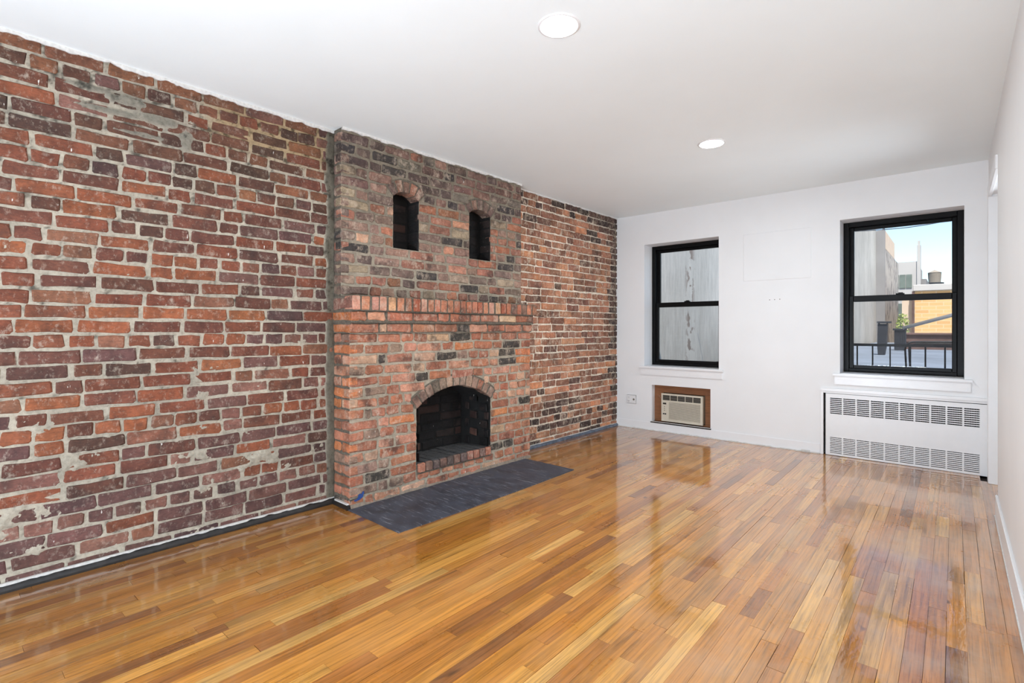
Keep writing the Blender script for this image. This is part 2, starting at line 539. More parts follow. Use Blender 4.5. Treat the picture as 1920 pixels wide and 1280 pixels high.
def plank_mesh(k):
    r = random.Random(k)
    b = 0.02                                           # in unit space; scaled with the board
    bm = bmesh.new()
    x, c = 0.5, 0.012
    vs_ = []
    w = [r.uniform(-0.006, 0.006) for _ in range(4)]
    ring0 = [(-x, -0.5, -1), (x, -0.5, -1), (x, 0.5, -1), (-x, 0.5, -1)]
    ring1 = [(-x, -0.5, -0.04), (x, -0.5, -0.04), (x, 0.5, -0.04), (-x, 0.5, -0.04)]
    ring2 = [(-x + w[0], -0.5, 0), (x + w[1], -0.5, 0), (x + w[2], 0.5, 0), (-x + w[3], 0.5, 0)]
    me = bpy.data.meshes.new('plank')
    v = ring0 + ring1 + ring2
    f = [(8, 9, 10, 11)]
    for i in range(4):
        j = (i + 1) % 4
        f += [(i, j, j + 4, i + 4), (i + 4, j + 4, j + 8, i + 8)]
    me.from_pydata(v, [], f); me.update()
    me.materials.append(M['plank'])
    return me
PLM = [plank_mesh(k) for k in range(8)]
PW = 0.0572
planks = []
r = random.Random(21)
P_BASE = [(lin(204, 140, 62), 10), (lin(196, 131, 54), 8), (lin(213, 154, 76), 5), (lin(186, 121, 53), 6), (lin(222, 170, 96), 1.6), (lin(148, 94, 48), 1.2), (lin(172, 110, 52), 2.4)]
x = XR + 0.35
while x > -3.2:
    y = YF + 0.02 if x < XR else 5.2
    ymin = -1.6
    first = True
    while y > ymin:
        L = r.choice([r.uniform(0.25, 0.6), r.uniform(0.45, 1.0), r.uniform(0.8, 1.5)])
        if first: L *= r.uniform(0.3, 1.0); first = False
        y0 = max(y - L, ymin)
        col = r.choices([c for c, w in P_BASE], [w for c, w in P_BASE])[0]
        j = r.uniform(0.9, 1.1)
        planks.append([x - PW / 2, y0, y, tuple(v * j for v in col), r.uniform(-0.0004, 0.0004), r.random(), r.uniform(0.0012, 0.0026) if r.random() > 0.8 else r.uniform(0.0003, 0.0008)])
        y = y0 - (0.0008 if r.random() > 0.3 else 0.002)
    x -= PW
for q in planks:
    h = PW / 2
    q.append(shown_size([(q[0] - h, q[1], 0), (q[0] + h, q[1], 0), (q[0] + h, q[2], 0), (q[0] - h, q[2], 0)]))
planks.sort(key=lambda q: -q[7])
def plank_matrix(q):
    roll = (q[5] - 0.5) * 0.008
    return Matrix.Translation((q[0], (q[1] + q[2]) / 2, q[4])) @ Matrix.Rotation(roll, 4, 'Y') @ Matrix.Diagonal((PW - q[6], q[2] - q[1], 0.014, 1))
for k, q in enumerate(planks[:300]):
    ob = bpy.data.objects.new('plank', PLM[k % len(PLM)])
    ob.matrix_local = plank_matrix(q)
    ob.color = (*q[3], 1)
    link(ob, floor)
def joined(name, items, mat, parent):
    """items: (mesh, matrix, rgb, number): many pieces in one mesh, colour kept per point"""
    vv, ff, cc = [], [], []
    n = 0
    for me, mt, col, rnd in items:
        co = np.empty(len(me.vertices) * 3, np.float32); me.vertices.foreach_get('co', co); co = co.reshape(-1, 3)
        m4 = np.array(mt)
        vv.append(co @ m4[:3, :3].T + m4[:3, 3])
        ff += [tuple(i + n for i in pl.vertices) for pl in me.polygons]
        cc.append(np.tile(np.array([*col, rnd], np.float32), (len(co), 1)))
        n += len(co)
    me = bpy.data.meshes.new(name)
    me.from_pydata(np.concatenate(vv).tolist(), [], ff); me.update()
    at = me.attributes.new('tint', 'FLOAT_COLOR', 'POINT')
    at.data.foreach_set('color', np.concatenate(cc).ravel())
    me.materials.append(mat)
    ob = link(bpy.data.objects.new(name, me), parent)
    ob['kind'] = 'stuff'
    return ob
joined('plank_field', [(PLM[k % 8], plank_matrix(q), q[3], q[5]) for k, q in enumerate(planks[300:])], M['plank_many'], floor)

# ------------------------------------------------------------------ brick shapes
def poly_brick(name, pts, x0, x1, inset=0.005, rnd=None, bulge=0.0):
    """a brick with the outline pts in (y, z), from x0 back to a worn front at x1"""
    n = len(pts)
    cy = sum(p[0] for p in pts) / n; cz = sum(p[1] for p in pts) / n
    v = []
    rr = rnd or random
    for (y, z) in pts: v.append((x0, y, z))
    for (y, z) in pts: v.append((x1 - inset * rr.uniform(0.5, 1.3), y, z))
    for (y, z) in pts:
        dy, dz = cy - y, cz - z
        L = max(math.hypot(dy, dz), 1e-6)
        s = min(inset * rr.uniform(0.6, 1.5), 0.45 * L)
        v.append((x1 + rr.uniform(-1, 1) * 0.0012 + bulge, y + dy / L * s * 1.1 , z + (dz / L * s if abs(dz / L) > 0.3 else math.copysign(s, dz) * 0.9)))
    f = [tuple(2 * n + i for i in range(n))]
    for i in range(n):
        j = (i + 1) % n
        f += [(i, j, n + j, n + i), (n + i, n + j, 2 * n + j, 2 * n + i)]
    me = bpy.data.meshes.new(name)
    me.from_pydata(v, [], f); me.update()
    return me

def brick_mesh(k, L, h, depth, mat, rough=1.0):
    r = random.Random(100 + k)
    y, z = L / 2, h / 2
    c = lambda: r.uniform(0.0015, 0.008) * rough
    j = lambda: r.uniform(-0.0035, 0.0025) * rough
    pts = [(-y + c(), -z + j()), (0 + r.uniform(-0.3, 0.3) * y, -z + j()), (y - c(), -z + j()), (y + j(), -z + c()),
           (y + j(), z - c()), (y - c(), z + j()), (0 + r.uniform(-0.3, 0.3) * y, z + j()), (-y + c(), z + j()), (-y + j(), z - c()), (-y + j(), -z + c())]
    me = poly_brick('brick', pts, -depth, 0.0, 0.0055, r)
    me.materials.append(mat)
    return me
BH = 0.0590
STR = {}
def brick_set(key, mat, depth, rough, h):
    STR[key] = ([brick_mesh(k, 0.2, h, depth, mat, rough) for k in range(16)], [brick_mesh(50 + k, 0.098, h, depth, mat, rough) for k in range(12)])
brick_set('wall', M['brick'], 0.03, 1.25, BH)
brick_set('limed', M['brick_limed'], 0.03, 1.35, 0.0575)
brick_set('fire', M['brick_fire'], 0.06, 1.7, 0.0550)

def place(me_pair, y0, y1, z, xfront, rnd, hfac=1.0):
    """one brick between y0 and y1 with its middle at height z: (mesh, local matrix)"""
    L = y1 - y0
    if L > 0.14: me, l0 = rnd.choice(me_pair[0]), 0.2
    else: me, l0 = rnd.choice(me_pair[1]), 0.098
    mt = Matrix.Translation((xfront, (y0 + y1) / 2, z)) @ Matrix.Rotation(rnd.uniform(-0.006, 0.006), 4, 'X') @ Matrix.Rotation(rnd.uniform(-0.008, 0.008), 4, 'Z') @ Matrix.Diagonal((1, L / l0, hfac, 1))
    return me, mt

def course(y0, y1, rnd, header=False, joint=0.012, mixed=0.12):
    """brick intervals along one course"""
    out = []
    y = y0
    off = rnd.uniform(0.0, 1.0)
    first = True
    while y < y1 - 0.03:
        if header or rnd.random() < mixed: L = rnd.uniform(0.092, 0.106)
        else: L = rnd.uniform(0.188, 0.215)
        if first: L *= 0.35 + 0.65 * off; first = False
        e = min(y + L, y1)
        if y1 - e < 0.045: e = y1
        if e - y > 0.24: 
            m = (y + e) / 2
            out.append((y, m - joint / 2)); out.append((m + joint / 2, e))
        else: out.append((y, e))
        y = e + joint * rnd.uniform(0.6, 1.5)
    return out

def pick(rnd, pal, jit=0.12):
    c = rnd.choices([p[0] for p in pal], [p[1] for p in pal])[0]
    k = rnd.uniform(1 - jit, 1 + jit)
    return tuple(v * k * rnd.uniform(0.96, 1.04) for v in c)

# ------------------------------------------------------------------ the brick party wall, in two stretches beside the chimney breast
def wall_section(y0, y1, pal_fun, mortar_col, seed, mortar_fun, kind, mixed):
    rnd = random.Random(seed)
    items = []
    for k in range(35):
        z = (k + 0.5) * COURSE + rnd.uniform(-0.002, 0.002)
        header = (k % 6 == 3)
        for (a, b) in course(y0 + 0.004, y1 - 0.004, rnd, header, 0.0115, mixed):
            me, mt = place(STR[kind], a, b, z + rnd.uniform(-0.0025, 0.0025), rnd.uniform(0.001, 0.008), rnd, rnd.uniform(0.95, 1.03))
            ym = (a + b) / 2
            q = [LM @ Vector((0.005, yy, zz)) for yy, zz in ((a, z - BH / 2), (b, z - BH / 2), (b, z + BH / 2), (a, z + BH / 2))]
            items.append((me, mt, pal_fun(ym, z, rnd), rnd.random(), shown_size(q)))
    items.sort(key=lambda q: -q[4])
    ys = np.linspace(y0, y1, int((y1 - y0) / 0.0075) + 1)
    zs = np.linspace(0, H, int(H / 0.0075) + 1)
    D = 0.3
    ev = [(-0.004, y0, 0), (-0.004, y1, 0), (-0.004, y1, H), (-0.004, y0, H), (-D, y0, 0), (-D, y1, 0), (-D, y1, H), (-D, y0, H)]
    ev = [(a - 0.012, b, c) for a, b, c in ev]
    ef = [(4, 7, 6, 5), (0, 4, 5, 1), (3, 2, 6, 7), (0, 3, 7, 4), (1, 5, 6, 2)]
    w = grid_obj('wall_left', ys, zs, lambda Y, Z: mortar_fun(Y, Z), lambda Y, Z: mortar_col(Y, Z), M['mortar'], None, extra=(ev, ef, (0.3, 0.28, 0.25)))
    w.location = LW; w.rotation_euler = (0, 0, LR)
    for me, mt, col, rn, s in items[:300]:
        ob = bpy.data.objects.new('brick', me)
        ob.matrix_local = mt; ob.color = (*col, 1)
        link(ob, w)
    joined('brick_field', [(a, b, c, d) for a, b, c, d, s in items[300:]], M['brick_many' if kind == 'wall' else 'brick_limed_many'], w)
    return w

PAL_RED = [(lin(115, 66, 48), 8), (lin(129, 74, 50), 6), (lin(103, 62, 48), 6), (lin(94, 58, 47), 4), (lin(140, 83, 54), 2.2), (lin(81, 55, 46), 2.2), (lin(123, 81, 62), 2)]
PAL_PURPLE = [(lin(101, 69, 62), 6), (lin(91, 62, 57), 6), (lin(114, 77, 66), 4), (lin(80, 57, 53), 3), (lin(124, 86, 74), 2)]
PAL_BROWN = [(lin(100, 66, 51), 6), (lin(88, 60, 47), 5), (lin(111, 73, 54), 4), (lin(77, 54, 44), 3), (lin(124, 81, 56), 2)]
PAL_FAR = [(lin(159, 107, 82), 7), (lin(139, 94, 74), 7), (lin(179, 124, 94), 4), (lin(122, 82, 66), 4), (lin(192, 128, 92), 2), (lin(105, 74, 61), 2)]
PAL_DARK = [(lin(76, 56, 50), 6), (lin(64, 50, 46), 5), (lin(92, 66, 57), 3)]

def near_pal(y, z, rnd):
    n = float(fbm(y * 1.3, z * 1.3, 5))
    top = (z - 1.85) / 0.6
    low = (0.45 - z) / 0.4 + (0.9 - y) * 0.4
    q = n + rnd.uniform(-0.25, 0.25)
    if low > 0.35 + (n - 0.5) * 1.2 and rnd.random() < 0.55: return pick(rnd, PAL_PURPLE)
    if top > 0.2 + (n - 0.5) and rnd.random() < 0.75: return pick(rnd, PAL_BROWN)
    return pick(rnd, PAL_RED if q > 0.3 else PAL_PURPLE)
# cement daubed over the bricks: (y, z, radius along, radius up)
DAUBS = [(0.66, 2.27, 0.12, 0.028), (0.80, 2.215, 0.10, 0.028), (0.92, 2.15, 0.04, 0.06), (0.52, 2.285, 0.10, 0.018), (0.60, 2.20, 0.14, 0.016),
         (0.72, 2.12, 0.12, 0.014)]
def daub(Y, Z):
    d = np.zeros_like(Y)
    for (a, b, ra, rb) in DAUBS:
        d = np.maximum(d, np.exp(-(((Y - a) / ra) ** 2 + ((Z - b) / rb) ** 2)))
    return np.clip(d * 1.5 + (fbm(Y * 22, Z * 22, 90) - 0.5) * 0.7 * (d > 0.05), 0, 1)
def near_h(Y, Z):
    h = -0.0075 + 0.017 * (fbm(Y * 24, Z * 30, 3) - 0.35) + 0.010 * (fbm(Y * 85, Z * 85, 9) - 0.5)
    h = h - 0.003 * np.clip((Z - 1.2), 0, 1)
    return h + 0.050 * np.clip(fbm(Y * 9.0, Z * 13.0, 41) - 0.56, 0, 1) * np.clip(1.35 - Z, 0.12, 1)
def near_mortar(Y, Z):
    h = near_h(Y, Z)
    fil = np.clip((Y - 1.706 + 0.03 * (fbm(Y * 9, Z * 9, 77) - 0.5)) / 0.02, 0, 1)        # grey fillet against the chimney breast
    d = daub(Y, Z)
    h = h * (1 - d) + (0.0085 + 0.006 * (fbm(Y * 40, Z * 40, 99) - 0.5)) * d
    return np.maximum(h, fil * (0.008 + 0.022 * (fbm(Y * 16, Z * 9, 71) - 0.35)))
def near_mcol(Y, Z):
    light = np.array(lin(176, 166, 149)); grey = np.array(lin(140, 134, 121)); tan = np.array(lin(166, 138, 98)); dk = np.array(lin(104, 98, 86))
    crk_shade = np.clip((-0.0085 - near_h(Y, Z)) / 0.004, 0, 1)[..., None] * 0.75  # low mortar painted darker: cracks together with joint shadow
    n = fbm(Y * 2.2, Z * 2.2, 12)
    m = np.clip((n - 0.35) * 2.2, 0, 1)[..., None]
    c = light * (1 - 0.45 * m) + grey * 0.45 * m
    tn = (np.clip((Z - 2.10) / 0.12, 0, 1) * np.clip((Y - 0.95) / 0.15, 0, 1))[..., None]
    c = c * (1 - 0.75 * tn) + tan * 0.75 * tn
    d = daub(Y, Z)[..., None]
    c = c * (1 - d) + grey * 0.9 * d
    fil = np.clip((Y - 1.706 + 0.03 * (fbm(Y * 9, Z * 9, 77) - 0.5)) / 0.015, 0, 1)[..., None]
    return (c * (1 - fil) + dk * fil) * (1 - crk_shade)
w_near = wall_section(-0.75, CY0, near_pal, near_mcol, 31, near_mortar, 'wall', 0.16)
tag(w_near, 'exposed red brick wall between the camera and the fireplace', kind='structure')

def far_dark(y, z):  # dark bricks, with corner shading painted in, at window end, top and foot
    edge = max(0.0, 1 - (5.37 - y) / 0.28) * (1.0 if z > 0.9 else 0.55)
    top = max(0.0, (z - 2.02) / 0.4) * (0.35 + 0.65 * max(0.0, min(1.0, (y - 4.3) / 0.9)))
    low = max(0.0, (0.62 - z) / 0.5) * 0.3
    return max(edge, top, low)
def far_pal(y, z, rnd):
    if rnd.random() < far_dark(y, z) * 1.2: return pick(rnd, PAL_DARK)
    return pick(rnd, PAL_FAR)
def far_mortar(Y, Z):
    h = -0.0075 + 0.011 * (fbm(Y * 26, Z * 26, 103) - 0.35) + 0.006 * (fbm(Y * 85, Z * 85, 109) - 0.5)
    return h
def far_mcol(Y, Z):  # mortar darkened too, painted shading included, at the window corner and top
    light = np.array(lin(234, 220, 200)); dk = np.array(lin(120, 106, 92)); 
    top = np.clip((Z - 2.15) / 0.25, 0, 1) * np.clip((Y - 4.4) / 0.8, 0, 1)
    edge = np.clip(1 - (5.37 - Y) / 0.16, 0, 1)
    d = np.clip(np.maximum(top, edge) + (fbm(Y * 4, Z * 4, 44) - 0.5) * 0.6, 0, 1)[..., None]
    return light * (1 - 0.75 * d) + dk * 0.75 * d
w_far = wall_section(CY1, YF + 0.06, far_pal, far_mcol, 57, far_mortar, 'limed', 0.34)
o = MB().box(-0.31, -0.27, CY0 - 0.1, CY1 + 0.1, 0, H).build('wall_left', M['mortar'])
o.location = LW; o.rotation_euler = (0, 0, LR); tag(o, 'hidden masonry behind the chimney breast', kind='structure')
tag(w_far, 'exposed red brick wall between the fireplace and the window wall', kind='structure')

# ------------------------------------------------------------------ the brick fireplace
fp = empty('brick_fireplace', LW, LR)
tag(fp, 'brick chimney breast with arched firebox, soldier course mantel and two small niches', 'fireplace')
N1 = (2.167, 2.391); N2 = (2.899, 3.141); NZ0, NZS, NZT = 1.710, 2.075, 2.120
FB0, FB1, FZ0, FZS, FZT = 2.289, 3.036, 0.185, 0.575, 0.706
def arc(y0, y1, zs, zt):
    w = (y1 - y0) / 2; h = zt - zs
    R = (w * w + h * h) / (2 * h)
    return (y0 + y1) / 2, zt - R, R, math.asin(w / R)
A1 = arc(*N1, NZS, NZT); A2 = arc(*N2, NZS, NZT); AF = arc(FB0, FB1, FZS, FZT)
def in_open(Y, Z, y0, y1, z0, zs, A, grow=0.0):
    low = (Y > y0) & (Y < y1) & (Z > z0) & (Z <= zs)
    r2 = (Y - A[0]) ** 2 + (Z - A[1]) ** 2
    up = (Y > y0) & (Y < y1) & (Z > zs - 0.001) & (r2 < (A[2] + grow) ** 2)
    return low | up
def snapped(a, b, step, marks):
    g = np.linspace(a, b, int((b - a) / step) + 1)
    for m in marks:
        k = np.argmin(np.abs(g - m)); g[k] = m
    return g
def fm(x, seed, amp=1.0):
    return lambda Y, Z: x - 0.0035 + amp * (0.006 * (fbm(Y * 28, Z * 28, seed) - 0.5) + 0.003 * (fbm(Y * 90, Z * 90, seed + 3) - 0.5))
def fm_col(Y, Z):
    a = np.array(lin(150, 139, 122)); b = np.array(lin(112, 102, 88)); c = np.array(lin(176, 164, 146))
    n = fbm(Y * 3, Z * 3, 23)[..., None]
    top = np.clip((Z - 1.4) / 0.5, 0, 1)[..., None] * 0.6
    col = a * (1 - n) + c * n
    return col * (1 - top) + b * top
ZM0, ZM1 = 1.113, 1.355          # mantel zone
grid_obj('mortar_face', snapped(CY0, CY1, 0.008, (*N1, *N2)), snapped(ZM0, H, 0.008, (NZ0, NZS)), fm(XU, 201), fm_col, M['mortar'], fp,
         hole=lambda Y, Z: in_open(Y, Z, *N1, NZ0, NZS, A1, 0.012) | in_open(Y, Z, *N2, NZ0, NZS, A2, 0.012))
grid_obj('mortar_face', snapped(CY0, CY1, 0.008, (FB0, FB1)), snapped(0, ZM0 + 0.005, 0.008, (FZ0 - 0.06, FZS)), fm(XL, 231), fm_col, M['mortar'], fp,
         hole=lambda Y, Z: in_open(Y, Z, FB0, FB1, FZ0 - 0.06, FZS, AF, 0.015))
# cheeks of the breast and its back
mb = MB()
mb.box(-0.02, XU - 0.008, CY0 + 0.003, CY0 + 0.05, ZM0, H).box(-0.02, XL - 0.008, CY0 + 0.003, CY0 + 0.05, 0, ZM0)
mb.box(-0.02, XU - 0.008, CY1 - 0.05, CY1 - 0.003, ZM0, H).box(-0.02, XL - 0.008, CY1 - 0.05, CY1 - 0.003, 0, ZM0)
mb.box(-0.02, XL - 0.008, CY0 + 0.003, CY1 - 0.003, ZM0 - 0.02, ZM0)
core = mb.build('core', None, fp)
t = NT('grey_pointing'); pz = t.pos(); n1 = t.noise(pz, 50, 5, 0.7)
t.set(Base_Color=t.ramp(n1, [(0.3, lin(72, 66, 58)), (0.7, lin(118, 108, 94))]), Roughness=0.95, Normal=t.bump(n1, 0.8, 0.006)); M['pointing'] = t.m
t = NT('soot'); pz = t.pos(); n1 = t.noise(pz, 30, 5, 0.7)
t.set(Base_Color=t.ramp(n1, [(0.3, lin(9, 8, 8)), (0.75, lin(24, 22, 20))]), Roughness=0.95, Normal=t.bump(n1, 0.8, 0.006)); M['soot'] = t.m
core.data.materials.append(M['pointing'])
t = NT('ash_brick'); pz = t.pos(); n1 = t.noise(pz, 22, 5, 0.7)
t.set(Base_Color=t.ramp(n1, [(0.3, lin(44, 43, 44)), (0.7, lin(88, 86, 86))]), Roughness=0.9, Normal=t.bump(n1, 0.5, 0.004)); M['ash'] = t.m

FIRE_UP = [(lin(136, 106, 92), 6), (lin(119, 96, 84), 6), (lin(146, 96, 78), 5), (lin(103, 85, 76), 3.5), (lin(64, 58, 55), 2.6), (lin(154, 133, 111), 2.0), (lin(130, 88, 64), 1.5), (lin(150, 118, 103), 3)]
FIRE_LO = [(lin(169, 111, 86), 7), (lin(159, 99, 74), 6), (lin(180, 127, 102), 5), (lin(147, 95, 74), 4), (lin(63, 56, 50), 1.9), (lin(184, 113, 73), 1.6), (lin(143, 115, 98), 2.4), (lin(186, 147, 119), 2.0)]
FIRE_TOP = [(lin(108, 82, 73), 5), (lin(122, 90, 80), 4), (lin(88, 72, 67), 4), (lin(60, 54, 53), 2), (lin(114, 104, 92), 2)]
def fire_pal(y, z, rnd):
    if z > 2.1: return pick(rnd, FIRE_TOP if rnd.random() < 0.6 else FIRE_UP)
    if z > 1.36: return pick(rnd, FIRE_UP if rnd.random() < 0.85 else FIRE_LO)
    return pick(rnd, FIRE_LO)
def add_brick(me, mt, col, name='brick'):
    ob = bpy.data.objects.new(name, me)
    ob.matrix_local = mt; ob.color = (*col, 1)
    return link(ob, fp)
rf = random.Random(5)
def segs(y0, y1, blocks):
    out = [(y0, y1)]
    for (a, b) in blocks:
        nx = []
        for (p, q) in out:
            if b <= p or a >= q: nx.append((p, q)); continue
            if a > p + 0.02: nx.append((p, a))
            if b < q - 0.02: nx.append((b, q))
        out = nx
    return out
def blocks_at(z0, z1, up):
    bl = []
    if up:
        for (n, A) in ((N1, A1), (N2, A2)):
            if z1 > NZ0 + 0.012 and z0 < NZS - 0.005: bl.append((n[0] - 0.003, n[1] + 0.003))
            ro = A[2] + 0.088
            if z1 > NZS - 0.005 and z0 < A[1] + ro:
                zz = max(min((z0 + z1) / 2, A[1] + ro), NZS)
                hw = math.sqrt(max(ro ** 2 - (zz - A[1]) ** 2, 0))
                if zz < A[1] + ro * math.cos(A[3]): hw = A[2] * math.sin(A[3]) + (zz + 0.02 - NZS) * math.tan(A[3])
                if hw > 0.01: bl.append((A[0] - hw - 0.004, A[0] + hw + 0.004))
    else:
        if z1 > FZ0 - 0.05 and z0 < FZS - 0.01: bl.append((FB0 - 0.003, FB1 + 0.003))
        ro = AF[2] + 0.092
        if z1 > FZS - 0.03 and z0 < AF[1] + ro - 0.01:
            zz = max((z0 + z1) / 2, FZS)
            hw = math.sqrt(max(ro ** 2 - (zz - AF[1]) ** 2, 0))
            if zz < AF[1] + ro * math.cos(AF[3]): hw = AF[2] * math.sin(AF[3]) + (zz + 0.02 - FZS) * math.tan(AF[3])
            if hw > 0.02: bl.append((AF[0] - hw - 0.004, AF[0] + hw + 0.004))
    return bl
def lay(zs, xf, up):
    for k, z in enumerate(zs):
        for si, (a, b) in enumerate(segs(CY0, CY1, blocks_at(z - BH / 2, z + BH / 2, up))):
            rowr = random.Random(int(z * 1000) + si * 7 + (3 if up else 0))
            lst = []
            y = a
            if a == CY0:
                L = 0.098 if k % 2 else 0.2
                lst.append((CY0 - 0.003, CY0 + L)); y = CY0 + L + 0.0125
            headerish = rowr.random() < 0.22
            lst += course(y, b, rowr, headerish, 0.0145, 0.22)
            for (p, q) in lst:
                me, mt = place(STR['fire'], p, q, z + rowr.uniform(-0.002, 0.002), xf + rowr.uniform(0.0005, 0.006), rowr, rowr.uniform(0.97, 1.05))
                add_brick(me, mt, fire_pal((p + q) / 2, z, rowr))
            if a == CY0:
                # the brick's end on the cheek towards the camera
                dep = xf + 0.003
                w_ = min(dep, 0.2)
                for (d0, d1) in ([(0.012, dep)] if xf < 0.15 or k % 2 else [(0.012, 0.098), (0.108, dep)]):
                    if d1 - d0 < 0.03: continue
                    pool = STR['fire'][0] if d1 - d0 > 0.14 else STR['fire'][1]
                    l0 = 0.2 if d1 - d0 > 0.14 else 0.098
                    mt = Matrix.Translation(((d0 + d1) / 2, CY0 - 0.003, z)) @ Matrix.Rotation(-math.pi / 2, 4, 'Z') @ Matrix.Diagonal((0.9, (d1 - d0) / l0, 1.0, 1))
                    add_brick(rowr.choice(pool), mt, fire_pal(CY0, z, rowr), 'side_brick')
up_z = [1.3935 + 0.0711 * k for k in range(15)]
lay(up_z, XU, True)
lo_z = [1.0805 - 0.0700 * k for k in range(16)]
lay(lo_z, XL, False)

# mantel: two stepped courses and soldiers
mantel_m = MB()
mantel_m.box(0.0, 0.218, CY0 - 0.004, CY1 + 0.004, 1.112, 1.180).box(0.0, 0.236, CY0 - 0.006, CY1 + 0.006, 1.180, 1.256).box(0.0, 0.255, CY0 - 0.008, CY1 + 0.008, 1.256, 1.352)
mantel_m.build('mantel_bed', M['pointing'], fp)
MANT = [(lin(174, 114, 86), 5), (lin(160, 98, 74), 5), (lin(196, 148, 112), 2), (lin(150, 84, 60), 4), (lin(188, 134, 112), 3), (lin(132, 96, 80), 2)]
for (z, xf, ex) in ((1.1465, 0.222, 0.006), (1.224, 0.241, 0.009)):
    rr = random.Random(int(z * 100))
    for (p, q) in [(CY0 - ex, CY0 + (0.2 if z < 1.2 else 0.098))] + course(CY0 + (0.21 if z < 1.2 else 0.108), CY1 + ex, rr, False, 0.010, 0.2):
        me, mt = place(STR['fire'], p, q, z, xf + rr.uniform(0, 0.004), rr)
        add_brick(me, mt, pick(rr, FIRE_LO), 'mantel_brick')
    mt = Matrix.Translation((xf / 2 + 0.006, CY0 - ex - 0.001, z)) @ Matrix.Rotation(-math.pi / 2, 4, 'Z') @ Matrix.Diagonal((0.9, (xf - 0.012) / 0.2, 1, 1))
    add_brick(STR['fire'][0][3], mt, lin(176, 104, 62), 'mantel_brick')
y = CY0 - 0.010
k = 0
while y < CY1 + 0.005:
    w_ = rf.uniform(0.044, 0.057)
    h = rf.uniform(0.084, 0.091)
    me = poly_brick('soldier_brick', [(-w_ / 2 + 0.004, -h / 2), (w_ / 2 - 0.004, -h / 2 + rf.uniform(-.003, .003)), (w_ / 2, -h / 2 + 0.006), (w_ / 2 + rf.uniform(-.002, .002), h / 2 - 0.006), (w_ / 2 - 0.004, h / 2), (-w_ / 2 + 0.004, h / 2 + rf.uniform(-.003, .003)), (-w_ / 2, h / 2 - 0.006), (-w_ / 2, -h / 2 + 0.006)], -0.1, 0, 0.005, rf)
    me.materials.append(M['brick_fire'])
    add_brick(me, Matrix.Translation((0.262 + rf.uniform(-0.003, 0.004), y + w_ / 2, 1.3045)) @ Matrix.Rotation(rf.uniform(-0.03, 0.03), 4, 'X'), pick(rf, MANT), 'soldier_brick')
    y += w_ + rf.uniform(0.009, 0.020)
mt = Matrix.Translation((0.135, CY0 - 0.0105, 1.3045)) @ Matrix.Rotation(-math.pi / 2, 4, 'Z') @ Matrix.Diagonal((0.9, 1.22, 1.56, 1))
add_brick(STR['fire'][0][5], mt, lin(124, 84, 72), 'mantel_brick')

# arches
def arch(A, n, x1, ring, mat, pal, name, x0back, spread=0.0):
    cy, cz, R, ha = A
    tot = 2 * ha
    st = tot / n
    for i in range(n):
        a0 = -ha + st * i + st * 0.09; a1 = -ha + st * (i + 1) - st * 0.09
        Ro = R + ring * rf.uniform(0.92, 1.04)
        ri = R + rf.uniform(-0.003, 0.004)
        def P(rad, an): return (cy + rad * math.sin(an), cz + rad * math.cos(an))
        am = (a0 + a1) / 2
        pts = [P(ri, a0), P(ri, am), P(ri, a1), P((ri + Ro) / 2, a1 + 0.01 * rf.uniform(-1, 1)), P(Ro, a1 - 0.02 * st), P(Ro + 0.002, am), P(Ro, a0 + 0.02 * st), P((ri + Ro) / 2, a0 + 0.01 * rf.uniform(-1, 1))]
        # outline must run the same way as the other bricks
        pts = pts[::-1]
        c0 = (sum(p[0] for p in pts) / 8, sum(p[1] for p in pts) / 8)
        me = poly_brick(name, [(p[0] - c0[0], p[1] - c0[1]) for p in pts], x0back - x1, 0, 0.005, rf)
        bm = bmesh.new(); bm.from_mesh(me); bmesh.ops.recalc_face_normals(bm, faces=bm.faces); bm.to_mesh(me); bm.free()
        me.materials.append(mat)
        add_brick(me, Matrix.Translation((x1 + rf.uniform(0, 0.006), *c0)), pick(rf, pal), name)
    # the mortar bed of the ring
    v = []; f = []
    m = 24
    for i in range(m + 1):
        an = -ha * 1.02 + 2 * ha * 1.02 * i / m
        s, c = math.sin(an), math.cos(an)
        v += [(x1 - 0.003, cy + (R + 0.004) * s, cz + (R + 0.004) * c), (x1 - 0.003, cy + (R + ring + 0.012) * s, cz + (R + ring + 0.012) * c), (x0back, cy + (R + 0.004) * s, cz + (R + 0.004) * c)]
    for i in range(m):
        a = 3 * i
        f += [(a, a + 1, a + 4, a + 3), (a, a + 3, a + 5, a + 2)]
    mesh_obj('arch_mortar', v, f, M['pointing'], fp)
ARCHP = [(lin(140, 108, 94), 5), (lin(150, 122, 104), 3), (lin(124, 92, 80), 3), (lin(156, 100, 76), 2), (lin(112, 96, 84), 2)]
arch(AF, 13, XL + 0.002, 0.082, M['brick_fire'], ARCHP, 'arch_brick', XL - 0.10)
NICHEP = [(lin(128, 96, 84), 3), (lin(106, 84, 76), 2), (lin(140, 98, 78), 2), (lin(92, 74, 68), 2)]
arch(A1, 5, XU + 0.002, 0.080, M['brick_fire'], NICHEP, 'niche_arch_brick', 0.0)
arch(A2, 5, XU + 0.002, 0.080, M['brick_fire'], NICHEP, 'niche_arch_brick', 0.0)

